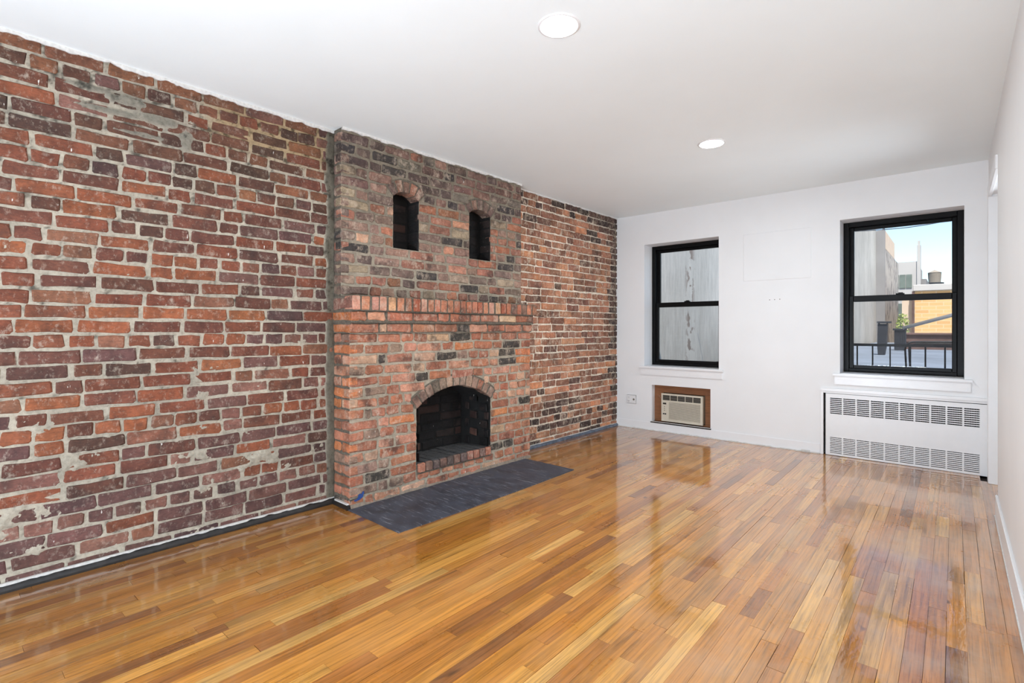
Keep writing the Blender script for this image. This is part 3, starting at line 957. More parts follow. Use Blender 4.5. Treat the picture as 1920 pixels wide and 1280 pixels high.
# linings of the niches and of the firebox
def lining(name, y0, y1, z0, zs, A, xf, xb, mat, taper=0.0):
    prof = [(y0, z0), (y1, z0), (y1, zs)]
    m = 14
    for i in range(1, m):
        an = A[3] - 2 * A[3] * i / m
        prof.append((A[0] + (A[2] + 0.006) * math.sin(an), A[1] + (A[2] + 0.006) * math.cos(an)))
    prof.append((y0, zs))
    n = len(prof)
    cy = (y0 + y1) / 2
    v = [(xf, y, z) for y, z in prof] + [(xb, cy + (y - cy) * (1 - taper), z) for y, z in prof]
    f = [(i, n + i, n + (i + 1) % n, (i + 1) % n) for i in range(n)] + [tuple(n + i for i in range(n))]
    return mesh_obj(name, v, f, mat, fp)
DARKB = [(lin(26, 22, 21), 5), (lin(40, 31, 28), 3), (lin(20, 18, 18), 4), (lin(56, 38, 32), 2)]
def thin(name, mt, L, col, mat=None):
    me = brick_mesh(rf.randrange(9999), L, BH, 0.004, mat or M['brick_soot'], 0.8)
    me.name = name
    add_brick(me, mt, col, name)
for (n, A) in ((N1, A1), (N2, A2)):
    lining('niche_lining', n[0], n[1], NZ0, NZS, A, XU - 0.004, -0.04, M['soot'])
    for k in range(5):
        z = NZ0 + 0.036 + 0.0705 * k
        dk = lambda: pick(rf, DARKB)
        rx = 0.052
        if k % 2:
            thin('niche_brick', Matrix.Translation((-0.036, n[0] + 0.062, z)), 0.10, dk()); thin('niche_brick', Matrix.Translation((-0.036, n[1] - 0.062, z)), 0.10, dk())
        else:
            thin('niche_brick', Matrix.Translation((-0.036, (n[0] + n[1]) / 2, z)), 0.19, dk())
        thin('niche_brick', Matrix.Translation((0.03, n[1] - 0.004, z)) @ Matrix.Rotation(-math.pi / 2, 4, 'Z'), 0.115, dk())
        thin('niche_brick', Matrix.Translation((0.03, n[0] + 0.004, z)) @ Matrix.Rotation(math.pi / 2, 4, 'Z'), 0.115, dk())
XFB = -0.09
lining('firebox_lining', FB0, FB1, FZ0 - 0.06, FZS, AF, XL - 0.004, XFB, M['soot'], 0.14)
tp = 0.14
ybl, ybr = (FB0 + FB1) / 2 - (FB1 - FB0) / 2 * (1 - tp), (FB0 + FB1) / 2 + (FB1 - FB0) / 2 * (1 - tp)
sl = math.atan((ybl - FB0) / (XL - XFB))
for k in range(6):
    z = FZ0 + 0.035 + 0.070 * k
    rr = random.Random(900 + k)
    for (p, q) in course(ybl + 0.01, ybr - 0.01, rr, False, 0.012, 0.2):
        me_l = q - p
        thin('firebox_brick', Matrix.Translation((XFB + 0.004, (p + q) / 2, z)), me_l, pick(rr, DARKB if k > 0 else DARKB[:2] + [(lin(74, 52, 44), 3)]))
    for (p, q) in ([(0.01, 0.10), (0.112, 0.285)] if k % 2 else [(0.01, 0.19), (0.202, 0.285)]):
        m_ = (p + q) / 2
        xx = XL - m_
        off = m_ * math.tan(sl)
        pr = DARKB + ([(lin(90, 60, 50), 2)] if k < 2 else [])
        thin('firebox_brick', Matrix.Translation((xx, FB1 - off - 0.004, z)) @ Matrix.Rotation(-math.pi / 2 - sl, 4, 'Z'), q - p, pick(rr, pr))
        thin('firebox_brick', Matrix.Translation((xx, FB0 + off + 0.004, z)) @ Matrix.Rotation(math.pi / 2 + sl, 4, 'Z'), q - p, pick(rr, pr))
# hearth floor of the firebox: long bricks laid on edge, their ends making the sill
n = 11
wb = (FB1 - FB0 - 0.004) / n
SILL = [(lin(146, 96, 80), 4), (lin(120, 88, 78), 3), (lin(96, 78, 74), 3), (lin(166, 108, 86), 2)]
for i in range(n):
    y = FB0 + 0.002 + wb * (i + 0.5)
    w_ = wb - rf.uniform(0.005, 0.010); h = 0.064; c = 0.006
    j = lambda: rf.uniform(-0.002, 0.002)
    me = poly_brick('sill_brick', [(-w_ / 2 + c, -h / 2 + j()), (w_ / 2 - c, -h / 2 + j()), (w_ / 2, -h / 2 + c), (w_ / 2 + j(), h / 2 - c), (w_ / 2 - c, h / 2 + j()), (-w_ / 2 + c, h / 2 + j()), (-w_ / 2, h / 2 - c), (-w_ / 2 + j(), -h / 2 + c)], -0.022, 0, 0.006, rf)
    me.materials.append(M['brick_fire'])
    add_brick(me, Matrix.Translation((XL + 0.016 + rf.uniform(-0.003, 0.004), y, FZ0 - h / 2 + rf.uniform(-0.003, 0.002))), pick(rf, SILL), 'sill_brick')
for i in range(n):
    y0 = FB0 + 0.002 + wb * i
    zt_ = FZ0 - 0.001 + rf.uniform(-0.003, 0.003)
    MB().box(0.0, XL + 0.002, y0 + 0.003, y0 + wb - 0.004, FZ0 - 0.055, zt_).build('hearth_brick', M['ash'], fp, bevel=0.003, seg=1)
    MB().box(XFB, -0.006, y0 + 0.003, y0 + wb - 0.004, FZ0 - 0.055, zt_ - 0.002).build('hearth_brick', M['ash'], fp, bevel=0.003, seg=1)
MB().box(0.0, XL + 0.006, FB0, FB1, FZ0 - 0.075, FZ0 - 0.012).build('sill_mortar', M['pointing'], fp)
# rough cement skirting where the breast meets the hearth
ys = np.linspace(CY0, CY1, 180); zs = np.linspace(0, 0.028, 7)
grid_obj('cement_foot', ys, zs, lambda Y, Z: XL + 0.012 - Z * 0.35 + 0.012 * (fbm(Y * 18, Z * 40, 301) - 0.5), lambda Y, Z: np.array(lin(140, 126, 112)) * np.ones(Y.shape + (3,)), M['mortar'], fp)
# blue paint daubed on the foot of the corner
v = []; f = []
for (cy, cz, ra, rb) in ((CY0 + 0.070, 0.070, 0.020, 0.016), (CY0 + 0.040, 0.052, 0.018, 0.006), (CY0 + 0.055, 0.058, 0.012, 0.012), (CY0 + 0.088, 0.088, 0.008, 0.012)):
    n0 = len(v)
    for k in range(12):
        an = k * math.pi / 6
        rr_ = 0.75 + 0.4 * rf.random()
        v.append((XL + 0.0095 + 0.002 * rf.random(), cy + ra * rr_ * math.cos(an), cz + rb * rr_ * math.sin(an)))
    f.append(tuple(range(n0, n0 + 12)))
o = mesh_obj('paint_smear', v, f, M['blue_paint'], fp); o['label'] = 'smear of blue paint on the lowest corner brick'

# ------------------------------------------------------------------ shoe trims and ragged caulk along the brick wall
def strip(name, mat, y0, y1, prof, kind='structure', label=None):
    v = []; f = []
    n = len(prof)
    for y in (y0, y1):
        for (x, z) in prof: v.append((x, y, z))
    f = [(i, (i + 1) % n, n + (i + 1) % n, n + i) for i in range(n)] + [tuple(range(n))[::-1], tuple(range(n, 2 * n))]
    o = mesh_obj(name, v, f, mat)
    bm = bmesh.new(); bm.from_mesh(o.data); bmesh.ops.recalc_face_normals(bm, faces=bm.faces); bm.to_mesh(o.data); bm.free()
    o.location = LW; o.rotation_euler = (0, 0, LR)
    return tag(o, label, kind=kind)
QR = [(0.0, 0.0), (0.026, 0.0), (0.026, 0.010), (0.022, 0.022), (0.012, 0.030), (0.0, 0.032)]
b1 = strip('baseboard_left', M['black_base'], -0.75, CY0, QR, label='low blackened shoe moulding below the near brick wall')
b2 = strip('baseboard_left', M['blue_shoe'], CY1, YF, [(x * 1.1, z * 0.9) for x, z in QR], label='low bluish shoe moulding below the far brick wall')
def ragged(name, y0, y1, xf, z_lo, z_hi, seed, parent=None, axis='y'):
    n = int((y1 - y0) / 0.012)
    v = []; f = []
    for i in range(n + 1):
        y = y0 + (y1 - y0) * i / n
        a = float(fbm(np.array(y * 20.0), np.array(seed * 3.1), seed)); b = float(fbm(np.array(y * 55.0), np.array(seed * 1.7), seed + 5))
        zl = z_lo + (z_hi - z_lo) * np.clip(1.5 * a + 0.5 * b - 0.75, 0, 0.93)
        pt = [(xf, y, zl), (xf + 0.002, y, z_hi), (xf - 0.01, y, z_hi), (xf - 0.01, y, zl)]
        if axis == 'x': pt = [(p[1], p[0], p[2]) for p in pt]
        v += pt
        if i:
            k = 4 * i
            for j in range(4):
                j2 = (j + 1) % 4
                f.append((k - 4 + j, k - 4 + j2, k + j2, k + j))
    return mesh_obj(name, v, f, M['caulk'], parent)
o = ragged('caulk', -0.75, CY0, 0.016, 0.029, 0.041, 61, b1)
o = ragged('caulk', CY1, YF, 0.014, 0.026, 0.034, 62, b2)
o = ragged('trim_1', -0.75, CY0, 0.013, H - 0.022, H, 63); o.location = LW; o.rotation_euler = (0, 0, LR); tag(o, 'ragged white plaster edge above the near brick wall', kind='structure')
o = ragged('trim_2', CY0, CY1, XU + 0.012, H - 0.020, H, 64); o.location = LW; o.rotation_euler = (0, 0, LR); tag(o, 'ragged white plaster edge above the chimney breast', kind='structure')
o = ragged('trim_3', CY1, YF, 0.012, H - 0.014, H, 65); o.location = LW; o.rotation_euler = (0, 0, LR); tag(o, 'ragged white plaster edge above the far brick wall', kind='structure')
# the piece of trim on the breast's cheek
o = mesh_obj('trim_4', *(lambda m: (m.v, m.f))(MB().box(0.03, 0.215, CY0 - 0.022, CY0 - 0.004, 0, 0.030)), M['black_base']); o.location = LW; o.rotation_euler = (0, 0, LR)
tag(o, 'short black shoe moulding round the foot of the chimney breast', kind='structure')
mesh_obj('caulk', *(lambda m: (m.v, m.f))(MB().box(0.05, 0.20, CY0 - 0.020, CY0 - 0.003, 0.030, 0.038)), M['caulk'], o)

# ------------------------------------------------------------------ hearth slab
HX0, HX1 = XL - 0.012, 0.765
v = []; f = []
n = 36
top = 0.006
L0 = []
for i in range(n + 1):
    s = i / n
    y = 1.752 + (3.455 - 1.752) * s
    xe = 0.745 + 0.012 * math.sin(s * math.pi) - 0.012 * s + 0.0015 * rf.uniform(-1, 1)
    v += [(HX0, y, -0.012), (xe + 0.002, y, -0.012), (xe, y, top), (HX0, y, top)]
for i in range(n):
    a = 4 * i
    for j in range(4):
        j2 = (j + 1) % 4
        f.append((a + j, a + j2, a + 4 + j2, a + 4 + j))
f += [(0, 1, 2, 3), tuple(4 * n + i for i in (3, 2, 1, 0))]
o = mesh_obj('hearth_slab', v, f, M['slate'])
o.location = LW; o.rotation_euler = (0, 0, LR)
bm = bmesh.new(); bm.from_mesh(o.data); bmesh.ops.recalc_face_normals(bm, faces=bm.faces); bm.to_mesh(o.data); bm.free()
tag(o, 'dark scratched slate hearth slab let into the floor before the fireplace', 'hearth')

# ------------------------------------------------------------------ window wall
W1 = (-2.662, -1.833, 0.712, 2.092); W2 = (-0.772, 0.061, 0.735, 2.112)
AC = (-2.571, -1.918, 0.094, 0.512); RD = (-0.905, 0.20, 0.0, 0.588)
xs = sorted({-3.5, 0.75, *W1[:2], *W2[:2], *AC[:2], *RD[:2]})
zs = sorted({0.0, H, *W1[2:], *W2[2:], *AC[2:], RD[3]})
def not_hole(i, j):
    x = (xs[i] + xs[i + 1]) / 2; z = (zs[j] + zs[j + 1]) / 2
    return not any(h[0] < x < h[1] and h[2] < z < h[3] for h in (W1, W2, AC, RD))
wf = holed_slab('wall_far', M['wall'], xs, zs, YF, YF + 0.31, lambda a, b, t: (a, t, b), not_hole)
tag(wf, 'white painted wall with the two windows', kind='structure')
# painted-over patch and nail holes
o = MB().box(-1.591, -0.997, YF - 0.004, YF + 0.003, 1.612, 2.077).build('wall_patch', M['wall'], wf, bevel=0.003, seg=1)
for (x, z) in ((-1.350, 1.420), (-1.306, 1.421), (-1.261, 1.423)):
    MB().lathe([(0.0, 0), (0.0045, 0), (0.0045, 0.001), (0.0, 0.001)], 0, 0, 10).build('nail_hole', M['button'], wf).matrix_local = Matrix.Translation((x, YF - 0.0005, z)) @ Matrix.Rotation(math.pi / 2, 4, 'X')
MB().box(-1.10, -1.052, YF - 0.003, YF, 0.070, 0.081).build('wall_slot', M['button'], wf)
# plaster closing the wall behind the recesses
MB().box(-2.72, -1.77, YF + 0.30, YF + 0.312, 0.0, 0.66).build('recess_back', M['dark_inside'], wf)
MB().box(-1.0, 0.6, YF + 0.30, YF + 0.312, 0.0, 0.68).build('recess_back', M['dark_inside'], wf)

o = MB().box(-3.02, -0.925, YF - 0.010, YF, 0.0, 0.092).build('baseboard_far', M['trim'], None, bevel=0.003, seg=2)
tag(o, 'white painted baseboard below the left window', kind='structure')
o2 = ragged('caulk', -3.0, -0.93, YF - 0.012, 0.012, 0.0, 66, o, 'x')
MB().box(-1.075, -1.005, YF - 0.024, YF - 0.010, 0.0, 0.022).build('plaster_lump', M['caulk'], o, bevel=0.005, seg=1)

def window(name, W, label, order):
    root = empty(name, ((W[0] + W[1]) / 2, YF, W[2]))
    tag(root, label, kind='structure')
    ox, oz = (W[0] + W[1]) / 2, W[2]
    x0, x1, z0, z1 = W[0] - ox, W[1] - ox, 0.0, W[3] - oz
    D = 0.195                                   # how deep the frame sits
    fr = MB()
    e = 0.042
    fr.box(x0, x0 + e, D, D + 0.105, z0 + 0.012, z1).box(x1 - e, x1, D, D + 0.105, z0 + 0.012, z1)
    fr.box(x0 + e, x1 - e, D, D + 0.105, z1 - e, z1).box(x0 + e, x1 - e, D, D + 0.105, z0 + 0.012, z0 + 0.044)
    # stops
    fr.box(x0 + e, x0 + e + 0.010, D + 0.045, D + 0.055, z0 + 0.044, z1 - e).box(x1 - e - 0.010, x1 - e, D + 0.045, D + 0.055, z0 + 0.044, z1 - e)
    fr.build('frame', M['black_frame'], root, bevel=0.0025, seg=1)
    # ragged black paint or sealant round the frame
    rz = 1.41 - oz
    def sash(nm, ya, za, zb, bot, topw):
        s = MB()
        w_ = 0.032
        xa, xb = x0 + e + 0.001, x1 - e - 0.001
        s.box(xa, xa + w_, ya, ya + 0.032, za, zb).box(xb - w_, xb, ya, ya + 0.032, za, zb)
        s.box(xa + w_, xb - w_, ya, ya + 0.032, za, za + bot).box(xa + w_, xb - w_, ya, ya + 0.032, zb - topw, zb)
        so = s.build(nm, M['black_frame'], root, bevel=0.003, seg=1)
        g = MB().box(xa + w_ - 0.006, xb - w_ + 0.006, ya + 0.015, ya + 0.0155, za + bot - 0.006, zb - topw + 0.006)
        # single sheet of glass
        v = [(xa + w_ - 0.006, ya + 0.016, za + bot - 0.006), (xb - w_ + 0.006, ya + 0.016, za + bot - 0.006), (xb - w_ + 0.006, ya + 0.016, zb - topw + 0.006), (xa + w_ - 0.006, ya + 0.016, zb - topw + 0.006)]
        mesh_obj('pane', v, [(0, 1, 2, 3)], M['glass'], so)
        return so
    sash('upper_sash', D + 0.058, rz - 0.022, z1 - e, 0.050, 0.030)
    lo = sash('lower_sash', D + 0.012, z0 + 0.044, rz + 0.030, 0.030, 0.052)
    MB().box(-0.03, 0.03, D + 0.000, D + 0.03, rz + 0.030, rz + 0.040).box(-0.012, 0.02, D + 0.004, D + 0.02, rz + 0.040, rz + 0.047).build('sash_lock', M['black_frame'], lo)
    sc = mesh_obj('insect_screen', [(x0 + e, D + 0.100, z0 + 0.044), (x1 - e, D + 0.100, z0 + 0.044), (x1 - e, D + 0.100, rz - 0.005), (x0 + e, D + 0.100, rz - 0.005)], [(0, 1, 2, 3)], M['mesh'], root)
    st = MB()
    st.box(x0 - 0.052, x1 + 0.050, -0.030, 0.0, -0.016, 0.006).box(x0, x1, 0.0, D + 0.03, -0.02, 0.010)
    st.build('sill', M['trim'], root, bevel=0.004, seg=2)
    MB().box(x0 - 0.040, x1 + 0.040, -0.014, 0.0, -0.092, -0.016).build('apron', M['trim'], root, bevel=0.003, seg=2)
    return root
window('window_1', W1, 'black double-hung sash window above the air conditioner', 0)
window('window_2', W2, 'black double-hung sash window above the radiator cover', 1)

# ------------------------------------------------------------------ air conditioner in its boarded recess
ply = empty('plywood_panel', ((AC[0] + AC[1]) / 2, YF + 0.075, AC[2]))
tag(ply, 'stained plywood board framing the air conditioner in its wall recess', 'board')
ox, oz = (AC[0] + AC[1]) / 2, AC[2]
ax0, ax1, az0, az1 = -2.463 - ox, -2.004 - ox, 0.118 - oz, 0.424 - oz
xs2 = [AC[0] - ox, ax0 - 0.004, ax1 + 0.004, AC[1] - ox]; zs2 = [0.0, az0 - 0.004, az1 + 0.004, AC[3] - oz]
b = holed_slab('board', M['plywood'], xs2, zs2, 0.0, 0.018, lambda a, bb, t: (a, t, bb), lambda i, j: not (i == 1 and j == 1), ply)
MB().box(AC[0] - ox - 0.012, AC[1] - ox + 0.008, -0.088, -0.001, -0.006, 0.006).build('ledge', M['black_base'], ply, bevel=0.002, seg=1)['label'] = 'chipped dark metal ledge below the board'
MB().box(AC[0] - ox - 0.006, AC[1] - ox + 0.004, -0.086, -0.070, 0.006, 0.012).build('paint_bead', M['caulk'], ply, bevel=0.002, seg=1)

ac = empty('air_conditioner', (ox, YF + 0.012, 0.118))
tag(ac, 'beige through-wall air conditioner below the left window', 'air conditioner')
x0, x1, z0, z1 = ax0, ax1, 0.0, 0.306
# case behind, with a rounded front shell
MB().box(x0 + 0.006, x1 - 0.004, 0.022, 0.29, z0 + 0.006, z1 - 0.006).build('case', M['beige_dark'], ac, bevel=0.003, seg=1)
wd = x1 - x0
gx = [x0, x0 + wd * 0.030, x0 + wd * 0.955, x1]
# front shell with an opening for the louvres and one for the grille
VX = (x0 + wd * 0.030, x0 + wd * 0.955); VZ = (z0 + 0.232, z0 + 0.288)
GX = (x0 + wd * 0.185, x0 + wd * 0.945); GZ = (z0 + 0.026, z0 + 0.216)
xa = sorted({x0, x1, *VX, *GX}); za = sorted({z0, z1, *VZ, *GZ})
def sol(i, j):
    x = (xa[i] + xa[i + 1]) / 2; z = (za[j] + za[j + 1]) / 2
    return not ((VX[0] < x < VX[1] and VZ[0] < z < VZ[1]) or (GX[0] < x < GX[1] and GZ[0] < z < GZ[1]))
o = holed_slab('front_shell', M['beige'], xa, za, 0.0, 0.024, lambda a, bb, t: (a, t, bb), sol, ac)
MB().box(VX[0] - 0.002, VX[1] + 0.002, 0.012, 0.02, VZ[0] - 0.002, VZ[1] + 0.002).build('vent_back', M['vent_dark'], ac)
for k in range(1, 5):
    xx = VX[0] + (VX[1] - VX[0]) * k / 5
    MB().box(xx - 0.002, xx + 0.002, 0.001, 0.012, VZ[0], VZ[1]).build('vent_divider', M['beige'], ac)
for k in range(1, 4):
    zz = VZ[0] + (VZ[1] - VZ[0]) * k / 4
    MB().box(VX[0], VX[1], 0.003, 0.010, zz - 0.0012, zz + 0.0012).build('louvre', M['beige_dark'], ac)
MB().box(GX[0] - 0.002, GX[1] + 0.002, 0.014, 0.02, GZ[0] - 0.002, GZ[1] + 0.002).build('grille_back', M['button'], ac)
for k in range(17):
    zz = GZ[0] + (GZ[1] - GZ[0]) * (k + 0.5) / 17
    mesh_obj('grille_slat', *(lambda m: (m.v, m.f))(MB().box(GX[0], GX[1], 0.001, 0.013, zz - 0.0034, zz + 0.0034)), M['beige'], ac)
MB().box(x0 + wd * 0.040, x0 + wd * 0.125, -0.001, 0.004, z0 + 0.186, z0 + 0.204).build('display', M['vent_dark'], ac)
for k in range(2):
    MB().box(x0 + wd * (0.040 + 0.046 * k), x0 + wd * (0.078 + 0.046 * k), -0.002, 0.004, z0 + 0.074, z0 + 0.088).build('button', M['slot'], ac)
for k in range(3):
    MB().box(x0 + wd * 0.070, x0 + wd * 0.090, -0.0015, 0.004, z0 + 0.116 + k * 0.02, z0 + 0.124 + k * 0.02).build('button', M['button'], ac)

# ------------------------------------------------------------------ outlets
def outlet(loc, rz, w_, h, label, right_round=True, gang=2):
    r_ = empty('wall_outlet', loc, rz)
    tag(r_, label, 'outlet')
    MB().box(-w_ / 2, w_ / 2, -0.006, 0.0, -h / 2, h / 2).build('cover_plate', M['outlet'], r_, bevel=0.003, seg=2)
    cx = -w_ / 4 if gang == 2 else 0.0
    for s in (-1, 1):
        MB().box(cx - 0.015, cx + 0.015, -0.009, -0.005, s * h * 0.22 - 0.014, s * h * 0.22 + 0.014).build('receptacle', M['outlet'], r_, bevel=0.003, seg=1)
        for dx in (-0.006, 0.006):
            MB().box(cx + dx - 0.0014, cx + dx + 0.0014, -0.0096, -0.008, s * h * 0.22 - 0.003, s * h * 0.22 + 0.007).build('slot', M['slot'], r_)
        MB().box(cx - 0.002, cx + 0.002, -0.0096, -0.008, s * h * 0.22 - 0.010, s * h * 0.22 - 0.006).build('slot', M['slot'], r_)
    if gang == 2:
        m_ = MB().lathe([(0.0, 0), (0.010, 0), (0.012, 0.002), (0.010, 0.004), (0.004, 0.005), (0.0, 0.005)], 0, 0, 16)
        o = m_.build('jack', M['button'], r_); o.matrix_local = Matrix.Translation((w_ / 4, -0.006, 0)) @ Matrix.Rotation(math.pi / 2, 4, 'X')
    return r_
outlet((-2.821, YF, 0.327), 0.0, 0.122, 0.100, 'white double outlet plate on the white wall left of the air conditioner')
outlet((XR, 2.03, 0.37), -math.pi / 2, 0.072, 0.112, 'white outlet plate low on the right-hand wall near the camera', gang=1)

# ------------------------------------------------------------------ radiator cover
rc = empty('radiator_cover', ((RD[0] + RD[1]) / 2, YF, 0.0))
tag(rc, 'white slotted metal radiator cover below the right window', 'radiator cover')
ox = (RD[0] + RD[1]) / 2
f0, f1 = -0.921 - ox, 0.196 - ox
p0, p1, pz0, pz1 = -0.882 - ox, 0.1965 - ox, 0.003, 0.556
MB().box(f0, f1, -0.020, 0.0, 0.578, 0.604).box(f0 + 0.012, f1, -0.008, 0.0, 0.560, 0.578).build('ledge', M['trim'], rc, bevel=0.003, seg=2)
MB().box(f0, f0 + 0.022, -0.010, 0.012, 0.0, 0.578).build('side_frame', M['trim'], rc, bevel=0.002, seg=1)
LX0, LX1 = -0.852 - ox, 0.155 - ox
cols = 10
cw = (LX1 - LX0) / cols
xa = [p0]
for k in range(cols):
    xa += [LX0 + cw * k + 0.004, LX0 + cw * (k + 1) - 0.006]
xa.append(p1)
za = [pz0]
slotz = []
for (zb, zt, nr, gap) in ((0.018, 0.168, 10, 0.0062), (0.372, 0.522, 9, 0.0092)):
    pit = (zt - zb) / nr
    for k in range(nr):
        a = zb + pit * (k + 0.5) - gap / 2
        slotz.append(len(za)); za += [a, a + gap]
za.append(pz1)
zh = set(slotz)
panel = holed_slab('panel', M['white_metal'], xa, za, -0.006, -0.001, lambda a, b, t: (a, t, b), lambda i, j: not (i % 2 == 1 and j in zh), rc)
panel.matrix_local = Matrix.Rotation(math.radians(0.10), 4, 'Y')
MB().box(p0 - 0.012, p1 + 0.004, 0.085, 0.095, 0.0, 0.575).build('back_sheet', M['dark_inside'], rc)
fn = MB()
for k in range(70):
    xx = LX0 + (LX1 - LX0) * (k + 0.5) / 70
    fn.box(xx - 0.0012, xx + 0.0012, 0.012, 0.08, 0.03, 0.54)
tag(fn.build('fins', M['fin'], rc), None)['kind'] = 'stuff'

# ------------------------------------------------------------------ right wall, its door and baseboard
DY0, DY1, DZ = 4.27, 5.14, 2.125
ys3 = sorted({YB - 0.2, DY0, DY1, YF + 0.31}); zs3 = [0.0, DZ, H]
wr = holed_slab('wall_right', M['wall'], ys3, zs3, XR, XR + 0.2, lambda a, b, t: (t, a, b), lambda i, j: not (i == 1 and j == 0))
tag(wr, 'white painted wall along the right side', kind='structure')
dr = empty('door_1', (XR + 0.06, (DY0 + DY1) / 2, 0.0))
tag(dr, 'white casing of the open doorway in the right-hand wall beside the radiator cover', kind='structure')
hy = (DY1 - DY0) / 2
MB().box(-0.072, 0.0, hy - 0.006, hy + 0.095, 0.0, DZ - 0.012).build('casing', M['trim'], dr, bevel=0.003, seg=1)
MB().box(-0.072, -0.05, -hy, hy + 0.095, DZ - 0.012, DZ + 0.075).build('head_casing', M['trim'], dr, bevel=0.003, seg=1)
o = MB().box(XR - 0.012, XR, YB, DY0 - 0.004, 0.0, 0.135).build('baseboard_right', M['trim'], None, bevel=0.004, seg=2)
tag(o, 'white baseboard along the right-hand wall', kind='structure')
MB().box(XR - 0.016, XR - 0.010, YB, DY0 - 0.004, 0.0, 0.010).build('caulk', M['caulk'], o, bevel=0.002, seg=1)
o = MB().box(-3.5, 0.75, YB - 0.2, YB, 0.0, H).build('wall_back', M['wall']); tag(o, 'white wall behind the camera', kind='structure')
o = MB().box(-3.5, -3.12, YB, -0.75, 0.0, H).build('wall_left_rear', M['wall']); o.name = 'wall_left'; tag(o, 'white wall behind the camera on the brick side', kind='structure')
MB().box(0.70, 0.75, 4.0, 5.68, 0, H).box(0.40, 0.75, 4.0, 4.2, 0, H).build('doorway_enclosure', M['wall'], wr)  # unseen walls added behind the doorway, closing it against sky light

# ------------------------------------------------------------------ recessed ceiling lights
for k, (x, y, lab) in enumerate(((-1.281, 1.786, 'round recessed ceiling light nearest the camera, lit'), (-1.287, 3.625, 'round recessed ceiling light nearer the windows, lit'), (-1.285, -0.05, 'round recessed ceiling light behind the camera, lit'))):
    if k == 2: continue
    rl = empty('recessed_light', (x, y, H))
    tag(rl, lab, 'ceiling light', 'recessed ceiling lights')
    MB().lathe([(0.074, 0.004), (0.075, -0.003), (0.082, -0.006), (0.090, -0.004), (0.092, 0.0)], 0, 0, 48).build('trim_ring', M['white_metal'], rl, smooth=True)
    v = [(0.0755 * math.cos(a * math.pi / 24), 0.0755 * math.sin(a * math.pi / 24), -0.002) for a in range(48)]
    mesh_obj('lens', v, [tuple(range(48))[::-1]], M['lens'], rl)

# ------------------------------------------------------------------ outside the windows
# grey rendered neighbour, running away from the windows
t = NT('weathered_cement_render')
p = t.pos()
n1 = t.noise(t.mapping(p, (1, 1, 0.45)), 1.1, 6, 0.7)
n2 = t.noise(t.mapping(p, (1, 2.5, 0.35)), 7.0, 6, 0.75)
c = t.ramp(n1, [(0.3, lin(178, 174, 166)), (0.7, lin(212, 207, 199))])
c = t.mix(1.0, c, t.ramp(n2, [(0.3, 0.82), (0.7, 1.08)]), 'MULTIPLY')
# a broken vertical line of fallen patches, bare brick showing low down
sx = t.new('ShaderNodeSeparateXYZ'); t.con(p, sx.inputs[0])
ln = t.ramp(t.math('ABSOLUTE', t.math('SUBTRACT', sx.outputs[1], 7.55)), [(0.06, 1.0), (0.20, 0.0)])
pt = t.math('MULTIPLY', ln, t.ramp(t.noise(p, 5.5, 4, 0.6), [(0.53, 0.0), (0.57, 1.0)]))
c = t.mix(t.math('MULTIPLY', pt, 0.8), c, lin(116, 98, 88))
ps = t.ramp(t.noise(p, 9.0, 5, 0.7), [(0.69, 0.0), (0.73, 0.6)])
c = t.mix(ps, c, lin(108, 100, 94))
t.set(Base_Color=c, Roughness=0.95, Normal=t.bump(n2, 0.4, 0.02)); M['render'] = t.m
t = NT('peeling_render')
p = t.pos()
n1 = t.noise(p, 1.6, 6, 0.7)
c = t.ramp(n1, [(0.40, lin(186, 178, 168)), (0.52, lin(172, 164, 156)), (0.60, lin(118, 110, 108))])
t.set(Base_Color=c, Roughness=0.95); M['peel'] = t.m
M['pale_render'] = plain('pale_render', lin(138, 136, 136), 0.9, 0, 0.06, 2)
M['cream'] = plain('cream_parapet', lin(222, 200, 178), 0.9, 0, 0.08, 2)
M['white_render'] = plain('white_render', lin(186, 182, 178), 0.9, 0, 0.03, 1)
M['green_glass'] = plain('greenish_windows', lin(120, 130, 120), 0.3, 0, 0.2, 1.5)
M['roof_blue'] = plain('silvered_roof', lin(122, 132, 146), 0.8, 0, 0.15, 1.2)
M['brown_wall'] = plain('brown_brick_parapet', lin(112, 88, 82), 0.9, 0, 0.2, 6)
M['dark_flue'] = plain('dark_sheet_metal', lin(48, 52, 60), 0.6, 0.1, 0.25, 3)
t = NT('yellow_brick_wall')
p = t.objco()
bt = t.new('ShaderNodeTexBrick'); bt.inputs['Scale'].default_value = 1.0
bt.inputs['Brick Width'].default_value = 0.42; bt.inputs['Row Height'].default_value = 0.14; bt.inputs['Mortar Size'].default_value = 0.012
bt.inputs['Color1'].default_value = (*lin(226, 186, 128), 1); bt.inputs['Color2'].default_value = (*lin(214, 168, 112), 1); bt.inputs['Mortar'].default_value = (*lin(222, 196, 158), 1)
t.con(t.mapping(p, (1, 1, 1), rot=(math.pi / 2, 0, 0)), bt.inputs['Vector'])
t.set(Base_Color=bt.outputs['Color'], Roughness=0.9); M['yellow'] = t.m

nb = empty('neighbouring_building', (-3.05, 5.8, -3.0))
tag(nb, 'grey cement rendered building running back past both windows', 'building')
